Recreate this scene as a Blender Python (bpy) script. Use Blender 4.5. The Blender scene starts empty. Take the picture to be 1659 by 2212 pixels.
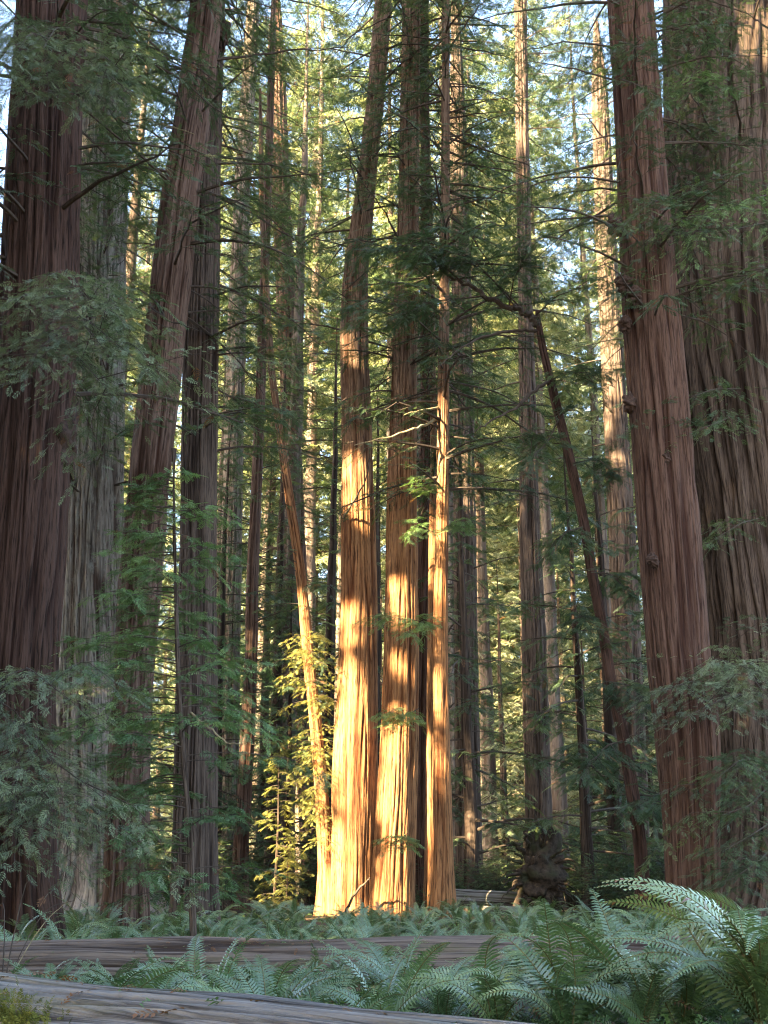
import bpy, math
import numpy as np
R = math.radians
SC = bpy.context.scene
COL = SC.collection

# ------------------------------------------------------------------ camera, sky, sun, exposure
FPX = 2400.0 / 1659.0            # focal length in image widths
EYE = np.array([0.0, 0.0, 1.3])
PITCH = math.atan(789.0 / 2400.0)
cam_d = bpy.data.cameras.new("camera")
cam = bpy.data.objects.new("camera", cam_d)
COL.objects.link(cam)
cam_d.sensor_fit = 'HORIZONTAL'
cam_d.sensor_width = 36.0
cam_d.lens = 36.0 * FPX
cam_d.clip_start, cam_d.clip_end = 0.1, 3000.0
cam.location = EYE
cam.rotation_euler = (R(90) + PITCH, 0, 0)
SC.camera = cam

SUN_PHI, SUN_ELEV = R(50), R(27)    # azimuth to the left of straight behind the camera
SUN_DIR = np.array([-math.sin(SUN_PHI) * math.cos(SUN_ELEV), -math.cos(SUN_PHI) * math.cos(SUN_ELEV), math.sin(SUN_ELEV)])
wd = bpy.data.worlds.new("World")
SC.world = wd
wd.use_nodes = True
nt = wd.node_tree
sky = nt.nodes.new('ShaderNodeTexSky')
sky.sky_type = 'NISHITA'
sky.sun_disc = False
sky.sun_elevation = SUN_ELEV
sky.sun_rotation = math.atan2(SUN_DIR[0], SUN_DIR[1])
sky.air_density, sky.dust_density, sky.ozone_density = 1.0, 3.0, 0.6
nt.links.new(sky.outputs[0], nt.nodes['Background'].inputs[0])
nt.nodes['Background'].inputs[1].default_value = 0.08
sl = bpy.data.lights.new("sun", 'SUN')
sl.energy = 5.0
sl.angle = R(0.5)
sl.color = (1.0, 0.77, 0.45)
so = bpy.data.objects.new("sun", sl)
COL.objects.link(so)
from mathutils import Vector
so.rotation_euler = Vector(SUN_DIR).to_track_quat('Z', 'Y').to_euler()
so.location = (-30, -25, 60)
SC.view_settings.view_transform = 'Standard'
SC.view_settings.look = 'None'
SC.view_settings.exposure = 4.25
SC.view_settings.gamma = 1.0
SC.render.film_transparent = False
SC.cycles.max_bounces = 6
SC.cycles.diffuse_bounces = 4
SC.cycles.glossy_bounces = 2
SC.cycles.transmission_bounces = 3
SC.cycles.use_denoising = True
SC.cycles.denoising_prefilter = 'ACCURATE'
SC.cycles.filter_width = 1.1

# ------------------------------------------------------------------ helpers
rng = np.random.default_rng(11)
CP, SP = math.cos(PITCH), math.sin(PITCH)
FWD, UP = np.array([0, CP, SP]), np.array([0, -SP, CP])


def ray(px, py):
    return np.array([1.0, 0, 0]) * ((px - 829.5) / 2400.0) + UP * ((1106.0 - py) / 2400.0) + FWD


def at(px, py, Y):
    """world point seen at (px, py) standing Y metres ahead"""
    d = ray(px, py)
    return EYE + d * (Y / d[1])


def depth(px, py, Y):
    return Y / ray(px, py)[1]


def ground_x(px, Y):
    return at(px, 1895, Y)[0]


def terrain(x, y):
    x = np.asarray(x, float); y = np.asarray(y, float)
    hill = np.clip((y - 80) / 60, 0, 1); hill = hill * hill * (3 - 2 * hill)
    hx = np.clip((x / np.maximum(y, 30) + 0.10) / 0.12, 0, 1); hx = hx * hx * (3 - 2 * hx)
    return 0.30 * np.minimum(np.maximum(0, y - 80), 110) * hill * (0.25 + 0.75 * hx) + 0.10 * np.sin(x * 0.31 + 1.3) * np.sin(y * 0.23) + 0.05 * np.sin(x * 0.9 + y * 0.7) \
        + 0.012 * np.maximum(0, y - 60) + np.exp(-((x - 3.1) ** 2 + (y - 9.4) ** 2) / 1.6) * 0.10


def vn(u, v, per, seed):
    """value noise, periodic over `per` cells in u"""
    r = np.random.default_rng(seed)
    vmin = int(np.floor(v.min()))
    nv = int(np.ceil(v.max())) - vmin + 3
    T = r.random((per, nv))
    iu = np.floor(u).astype(int); fu = u - iu
    iv = np.floor(v).astype(int); fv = v - iv
    fu = fu * fu * (3 - 2 * fu); fv = fv * fv * (3 - 2 * fv)
    a, b = iu % per, (iu + 1) % per
    c = iv - vmin
    return (T[a, c] * (1 - fu) + T[b, c] * fu) * (1 - fv) + (T[a, c + 1] * (1 - fu) + T[b, c + 1] * fu) * fv


def raw_mesh(name, verts, quads, mats, mat_idx=None, smooth=False, uv=None, attrs=None):
    me = bpy.data.meshes.new(name)
    verts = np.ascontiguousarray(verts, np.float32); quads = np.ascontiguousarray(quads, np.int32)
    me.vertices.add(len(verts)); me.vertices.foreach_set('co', verts.ravel())
    n = len(quads)
    me.loops.add(n * 4); me.loops.foreach_set('vertex_index', quads.ravel())
    me.polygons.add(n); me.polygons.foreach_set('loop_start', np.arange(0, n * 4, 4, dtype=np.int32))
    for m in mats: me.materials.append(m)
    if mat_idx is not None: me.polygons.foreach_set('material_index', np.ascontiguousarray(mat_idx, np.int32))
    if smooth: me.polygons.foreach_set('use_smooth', np.ones(n, bool))
    if uv is not None:
        l = me.uv_layers.new(name='uv'); l.data.foreach_set('uv', np.ascontiguousarray(uv, np.float32).ravel())
    for k, a in (attrs or {}).items():
        at_ = me.attributes.new(k, 'FLOAT', 'POINT'); at_.data.foreach_set('value', np.ascontiguousarray(a, np.float32))
    me.update(calc_edges=True)
    me.validate()
    return me


def thing(name, label, cat, loc=(0, 0, 0), group=None, rotz=0.0):
    o = bpy.data.objects.new(name, None); COL.objects.link(o)
    o.location = [float(q) for q in loc]; o.rotation_euler = (0, 0, rotz)
    o.empty_display_size = 0.3
    o['label'] = label; o['category'] = cat
    if group: o['group'] = group
    return o


def part(name, me, parent, label=None):
    o = bpy.data.objects.new(name, me); COL.objects.link(o); o.parent = parent
    if label: o['label'] = label
    return o


def tag(o, label, cat, group=None, kind=None):
    o['label'] = label; o['category'] = cat
    if group: o['group'] = group
    if kind: o['kind'] = kind
    return o


def structure(name, me, label, cat):
    o = bpy.data.objects.new(name, me); COL.objects.link(o)
    o['kind'] = 'structure'; o['label'] = label; o['category'] = cat
    return o


# ------------------------------------------------------------------ materials
def new_mat(name):
    m = bpy.data.materials.new(name); m.use_nodes = True
    t = m.node_tree; t.nodes.clear()
    out = t.nodes.new('ShaderNodeOutputMaterial')
    return m, t, out


def N(t, typ, **kw):
    n = t.nodes.new(typ)
    for k, v in kw.items():
        if k.startswith('i_'): n.inputs[k[2:].replace('_', ' ')].default_value = v
        else: setattr(n, k, v)
    return n


def mixc(t, fac, a, b, blend='MIX'):
    n = t.nodes.new('ShaderNodeMix'); n.data_type = 'RGBA'; n.blend_type = blend
    for s, v in ((n.inputs[0], fac), (n.inputs[6], a), (n.inputs[7], b)):
        if hasattr(v, 'is_linked'): t.links.new(v, s)
        else: s.default_value = v if not isinstance(v, tuple) else (*v, 1)
    return n.outputs[2]


def ramp(t, src, stops):
    n = t.nodes.new('ShaderNodeValToRGB')
    e = n.color_ramp.elements
    while len(e) < len(stops): e.new(0.5)
    for q, (p, c) in zip(e, stops):
        q.position = p; q.color = (*c, 1) if isinstance(c, tuple) else (c, c, c, 1)
    t.links.new(src, n.inputs[0])
    return n.outputs[0]


def bark_mat(name, inner, outer, streak=(0.05, 0.03, 0.022), moss=0.0, lichen=0.0, fs=1.0, upper_shade=None):
    """fibrous bark: weathered outer ridge colour over a redder inner colour"""
    m, t, out = new_mat(name)
    uv = N(t, 'ShaderNodeUVMap'); uv.uv_map = 'uv'
    def noise(sx, sy, det, rough=0.6):
        mp = N(t, 'ShaderNodeMapping'); mp.inputs['Scale'].default_value = (sx * fs, sy * (fs if fs == 1 else 0.45), 1)
        t.links.new(uv.outputs[0], mp.inputs[0])
        n = N(t, 'ShaderNodeTexNoise'); n.noise_dimensions = '2D'
        n.inputs['Scale'].default_value = 1.0; n.inputs['Detail'].default_value = det; n.inputs['Roughness'].default_value = rough
        t.links.new(mp.outputs[0], n.inputs['Vector'])
        return n.outputs[0]
    fib = noise(26, 1.3, 5, 0.65)
    strip = noise(7, 0.35, 3)
    big = noise(0.9, 0.16, 3)
    at_ = N(t, 'ShaderNodeAttribute'); at_.attribute_name = 'ridge'
    mx = N(t, 'ShaderNodeMath', operation='ADD'); t.links.new(at_.outputs['Fac'], mx.inputs[0])
    sc = N(t, 'ShaderNodeMath', operation='MULTIPLY_ADD'); t.links.new(strip, sc.inputs[0]); sc.inputs[1].default_value = 0.9; sc.inputs[2].default_value = -0.5
    t.links.new(sc.outputs[0], mx.inputs[1])
    bg = N(t, 'ShaderNodeMath', operation='MULTIPLY_ADD'); t.links.new(big, bg.inputs[0]); bg.inputs[1].default_value = 1.0; bg.inputs[2].default_value = -0.5
    ad = N(t, 'ShaderNodeMath', operation='ADD'); t.links.new(mx.outputs[0], ad.inputs[0]); t.links.new(bg.outputs[0], ad.inputs[1])
    f = ramp(t, ad.outputs[0], [(0.2, 0.0), (0.85, 1.0)])
    base = mixc(t, f, inner, outer)  # furrows take the redder inner bark, darkened to paint in some furrow shade
    if upper_shade:                      # shade of the upper trunk painted in as a grey brown mix
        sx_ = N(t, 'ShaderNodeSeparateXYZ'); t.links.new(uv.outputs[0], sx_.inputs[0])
        mr = N(t, 'ShaderNodeMapRange'); mr.inputs[1].default_value = upper_shade[0]; mr.inputs[2].default_value = upper_shade[1]; mr.inputs[4].default_value = 0.8
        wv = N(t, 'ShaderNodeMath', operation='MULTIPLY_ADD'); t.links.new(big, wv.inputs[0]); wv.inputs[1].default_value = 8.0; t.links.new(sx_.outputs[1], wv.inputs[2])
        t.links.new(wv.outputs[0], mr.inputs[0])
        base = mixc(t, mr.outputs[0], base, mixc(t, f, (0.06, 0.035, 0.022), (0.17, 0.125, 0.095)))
    dk = ramp(t, fib, [(0.33, 1.0), (0.52, 0.0)])
    dm = N(t, 'ShaderNodeMath', operation='MULTIPLY'); t.links.new(dk, dm.inputs[0]); dm.inputs[1].default_value = 0.9
    base = mixc(t, dm.outputs[0], base, streak)
    if lichen > 0:
        lf = ramp(t, noise(3.0, 1.2, 6, 0.7), [(0.62 - lichen * 0.25, 0.0), (0.72, 1.0)])
        lm = N(t, 'ShaderNodeMath', operation='MULTIPLY'); t.links.new(lf, lm.inputs[0]); lm.inputs[1].default_value = 0.7
        base = mixc(t, lm.outputs[0], base, (0.30, 0.30, 0.26))
    if moss > 0:
        mf = ramp(t, noise(1.7, 0.9, 6, 0.7), [(0.66 - moss * 0.3, 0.0), (0.76, 1.0)])
        mm = N(t, 'ShaderNodeMath', operation='MULTIPLY'); t.links.new(mf, mm.inputs[0]); mm.inputs[1].default_value = 0.7
        base = mixc(t, mm.outputs[0], base, (0.105, 0.115, 0.03))
    p = N(t, 'ShaderNodeBsdfPrincipled'); t.links.new(base, p.inputs['Base Color'])
    p.inputs['Roughness'].default_value = 0.9; p.inputs['Specular IOR Level'].default_value = 0.15
    hs = N(t, 'ShaderNodeMath', operation='MULTIPLY_ADD'); t.links.new(strip, hs.inputs[0]); hs.inputs[1].default_value = 1.2; t.links.new(fib, hs.inputs[2])
    b = N(t, 'ShaderNodeBump'); b.inputs['Strength'].default_value = 0.9; b.inputs['Distance'].default_value = 0.05
    t.links.new(hs.outputs[0], b.inputs['Height']); t.links.new(b.outputs[0], p.inputs['Normal'])
    t.links.new(p.outputs[0], out.inputs[0])
    return m


def leaf_mat(name, dark, mid, light, trans=0.35, rough=0.5, spec=0.4):
    m, t, out = new_mat(name)
    a = N(t, 'ShaderNodeAttribute'); a.attribute_name = 'tint'
    c = ramp(t, a.outputs['Fac'], [(0.0, dark), (0.55, mid), (0.93, light), (1.0, (0.16, 0.075, 0.03))])
    p = N(t, 'ShaderNodeBsdfPrincipled'); t.links.new(c, p.inputs['Base Color'])
    p.inputs['Roughness'].default_value = rough; p.inputs['Specular IOR Level'].default_value = spec
    tr = N(t, 'ShaderNodeBsdfTranslucent')
    tc = mixc(t, 1.0, c, (1.0, 1.0, 0.55), 'MULTIPLY')
    t.links.new(tc, tr.inputs[0])
    mx = N(t, 'ShaderNodeMixShader'); mx.inputs[0].default_value = trans
    t.links.new(p.outputs[0], mx.inputs[1]); t.links.new(tr.outputs[0], mx.inputs[2])
    t.links.new(mx.outputs[0], out.inputs[0])
    return m


def plain_mat(name, c1, c2, scale=8, rough=0.85, bump=0.3, stretch=(1, 1, 1), c3=None):
    m, t, out = new_mat(name)
    tc = N(t, 'ShaderNodeTexCoord')
    mp = N(t, 'ShaderNodeMapping'); mp.inputs['Scale'].default_value = stretch
    t.links.new(tc.outputs['Object'], mp.inputs[0])
    n = N(t, 'ShaderNodeTexNoise'); n.inputs['Scale'].default_value = scale; n.inputs['Detail'].default_value = 6; n.inputs['Roughness'].default_value = 0.65
    t.links.new(mp.outputs[0], n.inputs['Vector'])
    c = ramp(t, n.outputs[0], [(0.32, c1), (0.68, c2)])
    if c3:
        n2 = N(t, 'ShaderNodeTexNoise'); n2.inputs['Scale'].default_value = scale * 0.25; n2.inputs['Detail'].default_value = 6
        t.links.new(mp.outputs[0], n2.inputs['Vector'])
        c = mixc(t, ramp(t, n2.outputs[0], [(0.5, 0.0), (0.62, 1.0)]), c, c3)
    p = N(t, 'ShaderNodeBsdfPrincipled'); t.links.new(c, p.inputs['Base Color'])
    p.inputs['Roughness'].default_value = rough; p.inputs['Specular IOR Level'].default_value = 0.2
    b = N(t, 'ShaderNodeBump'); b.inputs['Strength'].default_value = bump; b.inputs['Distance'].default_value = 0.05
    t.links.new(n.outputs[0], b.inputs['Height']); t.links.new(b.outputs[0], p.inputs['Normal'])
    t.links.new(p.outputs[0], out.inputs[0])
    return m


M = {}
M['bark_dark'] = bark_mat('bark_dark_brown', (0.03, 0.014, 0.010), (0.082, 0.046, 0.034), (0.014, 0.009, 0.007))
M['bark_pale'] = bark_mat('bark_pale_grey', (0.07, 0.045, 0.035), (0.27, 0.245, 0.21), (0.03, 0.022, 0.018), lichen=0.25)
M['bark_brown'] = bark_mat('bark_brown_grey', (0.045, 0.02, 0.012), (0.145, 0.092, 0.068), (0.025, 0.014, 0.01))
M['bark_grey'] = bark_mat('bark_grey_brown', (0.026, 0.016, 0.011), (0.105, 0.076, 0.058), (0.016, 0.011, 0.009))
M['bark_red'] = bark_mat('bark_red_brown', (0.042, 0.019, 0.012), (0.108, 0.062, 0.043), (0.022, 0.010, 0.007))
M['bark_lit'] = bark_mat('bark_cinnamon', (0.10, 0.034, 0.012), (0.30, 0.15, 0.066), (0.035, 0.015, 0.008), upper_shade=(17, 25))
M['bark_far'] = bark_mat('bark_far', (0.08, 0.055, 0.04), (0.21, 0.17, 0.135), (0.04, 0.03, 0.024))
M['wood'] = plain_mat('branch_wood', (0.035, 0.026, 0.02), (0.085, 0.065, 0.05), 6)
M['dead'] = plain_mat('dead_branch_wood', (0.16, 0.12, 0.07), (0.32, 0.27, 0.15), 9)
M['char'] = plain_mat('charred_wood', (0.008, 0.007, 0.006), (0.035, 0.028, 0.024), 5, bump=0.8)
M['burl'] = plain_mat('burl_bark', (0.018, 0.011, 0.008), (0.085, 0.05, 0.036), 9, bump=1.0)
M['leaf'] = leaf_mat('redwood_needles', (0.028, 0.055, 0.03), (0.062, 0.108, 0.052), (0.12, 0.165, 0.06))
M['leaf_grey'] = leaf_mat('grey_green_needles', (0.05, 0.075, 0.045), (0.12, 0.16, 0.095), (0.22, 0.27, 0.15))
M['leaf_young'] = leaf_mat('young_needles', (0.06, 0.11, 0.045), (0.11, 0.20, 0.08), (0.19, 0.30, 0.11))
M['leaf_sunlit'] = leaf_mat('sunlit_needles', (0.07, 0.10, 0.03), (0.17, 0.19, 0.05), (0.30, 0.28, 0.08))  # needle green yellowed to paint sunlight onto the sprays
M['leaf_far'] = leaf_mat('far_needles', (0.065, 0.11, 0.065), (0.17, 0.215, 0.13), (0.40, 0.41, 0.26), trans=0.4)  # sunlight and pale haze on the far trees put into the colour
M['fern'] = leaf_mat('sword_fern_leaf', (0.048, 0.095, 0.036), (0.11, 0.18, 0.07), (0.21, 0.28, 0.11), trans=0.22, rough=0.36, spec=1.0)
M['herb'] = leaf_mat('ground_cover_leaf', (0.05, 0.10, 0.035), (0.10, 0.18, 0.06), (0.17, 0.26, 0.08), trans=0.3)

# ------------------------------------------------------------------ sun windows: where the light reaches the trunks
WIN_P, WIN_R = [], []


def window(px, py, Y, r):
    WIN_P.append(at(px, py, Y)); WIN_R.append(r)


def window_line(p0, p1, Y, n, r0, r1, jit=10):
    for i in range(n):
        f = (i + 0.5) / n
        window(p0[0] + (p1[0] - p0[0]) * f + rng.uniform(-jit, jit), p0[1] + (p1[1] - p0[1]) * f + rng.uniform(-jit, jit) * 0.6, Y, rng.uniform(r0, r1))


window_line((772, 995), (785, 1130), 39.8, 5, 0.5, 0.8, 6)
window_line((745, 1300), (748, 1390), 39.8, 3, 0.4, 0.6, 6)
window_line((768, 1455), (765, 1660), 39.8, 7, 0.6, 0.95, 8)
window_line((740, 1640), (790, 1680), 39.8, 3, 0.5, 0.8, 8)
window_line((765, 1690), (765, 1990), 39.8, 8, 0.4, 0.65, 24)
window_line((655, 1290), (708, 1990), 40.5, 14, 0.4, 0.6, 5)
window_line((650, 1340), (668, 1680), 40.2, 8, 0.5, 0.75, 10)
window_line((860, 1260), (875, 1320), 38.8, 3, 0.5, 0.7, 6)
window_line((868, 1420), (868, 1450), 38.8, 2, 0.3, 0.5, 6)
window_line((862, 1540), (848, 1990), 38.8, 10, 0.45, 0.7, 18)
window_line((956, 840), (952, 1270), 37.7, 10, 0.4, 0.7, 5)
window_line((945, 1290), (948, 1720), 37.7, 9, 0.3, 0.45, 8)
window_line((840, 945), (930, 905), 37.0, 4, 0.35, 0.5, 5)
window_line((592, 1660), (592, 1960), 41.2, 8, 0.5, 0.7, 10)
window_line((930, 1600), (930, 1950), 42, 6, 0.3, 0.5, 4)
window_line((745, 700), (765, 770), 39.8, 3, 0.35, 0.5, 6)
window_line((1000, 950), (1005, 1090), 57, 4, 0.5, 0.8, 6)
window_line((1128, 190), (1130, 300), 51.5, 4, 0.6, 0.9, 6)
window_line((435, 200), (430, 240), 27.4, 2, 0.3, 0.4, 4)
window_line((1455, 1635), (1480, 1650), 27.2, 3, 0.2, 0.3, 6)
window_line((1640, 20), (1650, 110), 31, 5, 0.5, 0.9, 10)
window_line((440, 90), (450, 170), 27, 3, 0.4, 0.6, 8)
window_line((870, 490), (880, 610), 37, 4, 0.35, 0.6, 16)
window_line((540, 1330), (535, 1400), 45.5, 3, 0.25, 0.35, 4)
window_line((535, 1500), (530, 1660), 45.5, 4, 0.3, 0.5, 4)
window_line((905, 1080), (905, 1150), 37, 3, 0.4, 0.5, 10)
window_line((700, 2004), (960, 2004), 36.5, 7, 0.25, 0.45, 8)
window_line((560, 1985), (680, 1985), 38.5, 4, 0.3, 0.45, 6)
WIN_P = np.array(WIN_P); WIN_R = np.array(WIN_R)


def in_window(P, extra=0.0):
    """True where a point stands between a window's target and the sun"""
    hit = np.zeros(len(P), bool)
    for c, r in zip(WIN_P, WIN_R):
        d = P - c
        s = d @ SUN_DIR
        q = (d * d).sum(1) - s * s
        hit |= (q < (r + extra) ** 2) & (s > 2.0)
    return hit


# ------------------------------------------------------------------ trunks
def smooth_interp(z, zk, vk, k=9):
    v = np.interp(z, zk, vk)
    w = np.hanning(k + 2)[1:-1]; w /= w.sum()
    p = np.pad(v, k // 2, mode='reflect', reflect_type='odd')
    return np.convolve(p, w, 'valid')


class Trunk:
    pass


def trunk(keys, Y, H, mat, seed, ridge=0.13, amp=0.04, flare=0.35, flute=0.05, nf=7, na=None, dz=0.3, lean_y=0.0, twist=0.0, broken=False):
    """keys: (px, py, width px) down the photo; returns mesh in base-local metres plus the axis"""
    pts = sorted([(*at(a, b, Y), depth(a, b, Y) * w / 2400.0 / 2) for a, b, w in keys], key=lambda q: q[2])
    pts = np.array(pts)
    x0 = pts[0, 0]
    base = np.array([x0, Y, float(terrain(x0, Y))])
    zk = pts[:, 2]; xk = pts[:, 0]; rk = pts[:, 3]
    if zk[0] > base[2] + 0.2:
        sl_ = (xk[1] - xk[0]) / (zk[1] - zk[0])
        zk = np.r_[base[2], zk]; xk = np.r_[xk[0] - sl_ * (zk[1] - zk[0]), xk]; rk = np.r_[rk[0] * 1.04, rk]
    base[0] = np.interp(base[2], zk, xk)
    ztop = max(H, zk[-1] + (6 if H > 10 else 0.3))
    sl_ = (xk[-1] - xk[-2]) / (zk[-1] - zk[-2]) * 0.6
    zk = np.r_[zk, ztop]; xk = np.r_[xk, xk[-1] + sl_ * (ztop - zk[-2])]; rk = np.r_[rk, max(0.06, rk[-1] * 0.25)]
    zs = np.arange(base[2] - 0.4, ztop + dz, dz)
    cx = smooth_interp(zs, zk, xk); rr = smooth_interp(zs, zk, rk)
    cy = Y + lean_y * (zs - base[2])
    zr = zs - base[2]
    rr = rr * (1 + flare * np.exp(-np.maximum(zr, 0) / 0.7))
    r0 = float(np.median(rk[:-1]))
    if na is None: na = int(min(260, max(28, 2 * math.pi * r0 / ridge * 6)))
    th = np.linspace(0, 2 * math.pi, na + 1)[:-1] + math.pi / 2     # the seam looks away from the camera
    TH, ZZ = np.meshgrid(th, zr)
    RR = np.repeat(rr[:, None], na, 1)
    g = (TH - math.pi / 2) / (2 * math.pi)
    wob = (vn(g * 6, ZZ * 0.16, 6, seed + 1) - 0.5) * 0.06 + (vn(g * 20, ZZ * 0.5, 20, seed + 2) - 0.5) * 0.012 + twist * ZZ
    n1 = max(8, int(2 * math.pi * r0 / ridge)); n2 = int(n1 * 2.1)
    a1 = vn((g + wob) * n1, ZZ * 0.22, n1, seed + 3)
    a2 = vn((g + wob) * n2, ZZ * 0.5, n2, seed + 4)
    a3 = vn((g + wob * 0.5) * nf, ZZ * 0.08, nf, seed + 5)
    rid = np.clip(np.abs(2 * a1 - 1) * 2.6, 0, 1) ** 0.6
    rid = 0.68 * rid + 0.32 * np.clip(np.abs(2 * a2 - 1) * 2, 0, 1)
    near = np.exp(-np.maximum(ZZ, 0) / 2.2)
    RR = RR * (1 + (a3 - 0.5) * flute * 2 + near * (a3 - 0.5) * flare * 0.7) + (rid - 0.75) * amp * 2.3
    X = cx[:, None] - base[0] + RR * np.cos(TH); Yv = cy[:, None] - base[1] + RR * np.sin(TH)
    V = np.stack([X, Yv, ZZ], -1).reshape(-1, 3)
    nz = len(zs)
    i = np.arange(nz - 1)[:, None]; j = np.arange(na)[None, :]; j2 = (j + 1) % na
    Q = np.stack([i * na + j, i * na + j2, (i + 1) * na + j2, (i + 1) * na + j], -1).reshape(-1, 4)
    u = (np.arange(na + 1) / na) * 2 * math.pi * r0 + seed * 3.7
    uu = np.stack([np.broadcast_to(u[:-1], (nz - 1, na)), np.broadcast_to(u[1:], (nz - 1, na)), np.broadcast_to(u[1:], (nz - 1, na)), np.broadcast_to(u[:-1], (nz - 1, na))], -1)
    vv = np.stack([np.broadcast_to(zr[:-1, None], (nz - 1, na))] * 2 + [np.broadcast_to(zr[1:, None], (nz - 1, na))] * 2, -1)
    T = Trunk()
    T.mesh = raw_mesh('trunk', V, Q, [mat], smooth=True, uv=np.stack([uu, vv], -1), attrs={'ridge': np.clip(rid, 0, 1).ravel()})
    T.base = base; T.z = zs; T.x = cx; T.y = cy; T.r = rr; T.top = ztop; T.Y = Y
    return T


def axis(T, z):
    return np.array([np.interp(z, T.z, T.x), np.interp(z, T.z, T.y), z]), float(np.interp(z, T.z, T.r))


# ------------------------------------------------------------------ foliage: limbs, twigs and flat feathery sprays
def spray_template(pairs, wid, ln=0.42, seed=0):
    r = np.random.default_rng(seed)
    ks = []
    def kite(b, d, L, w):
        d = d / np.linalg.norm(d); s = np.array([-d[1], d[0], 0])
        tip = b + d * L; m = b + d * L * 0.45
        m = m + np.array([0, 0, 0.04 * L]); tip = tip - np.array([0, 0, 0.12 * L])
        ks.append([b, m + s * w / 2, tip, m - s * w / 2])
    for i in range(pairs):
        f = (i + 0.3) / pairs
        for sd in (-1, 1):
            x = f * 0.9 + (0.45 / pairs if sd > 0 else 0)
            L = ln * (1 - 0.62 * f) * r.uniform(0.75, 1.2) * (0.6 + 0.4 * min(1, f * 4))
            a = R(r.uniform(38, 58)) * sd
            kite(np.array([x, 0, -0.10 * x * x]), np.array([math.cos(a), math.sin(a), r.uniform(-0.15, 0.1)]), L, wid * r.uniform(0.8, 1.2))
    kite(np.array([0.82, 0, -0.07]), np.array([1, 0, -0.2]), 0.24, wid)
    ks.append([np.array([0, 0.006, 0]), np.array([0, -0.006, 0]), np.array([0.9, -0.004, -0.08]), np.array([0.9, 0.004, -0.08])])
    return np.array(ks)


TPL = {'near': [spray_template(6, 0.07, 0.5, s) for s in range(4)],
       'mid': [spray_template(8, 0.062, 0.28, s + 10) for s in range(4)],
       'far': [spray_template(4, 0.13, 0.46, s + 20) for s in range(4)],
       'huge': [spray_template(4, 0.22, 0.50, s + 30) for s in range(3)]}


def norm(a):
    return a / np.maximum(1e-9, np.linalg.norm(a, axis=-1, keepdims=True))


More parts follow.
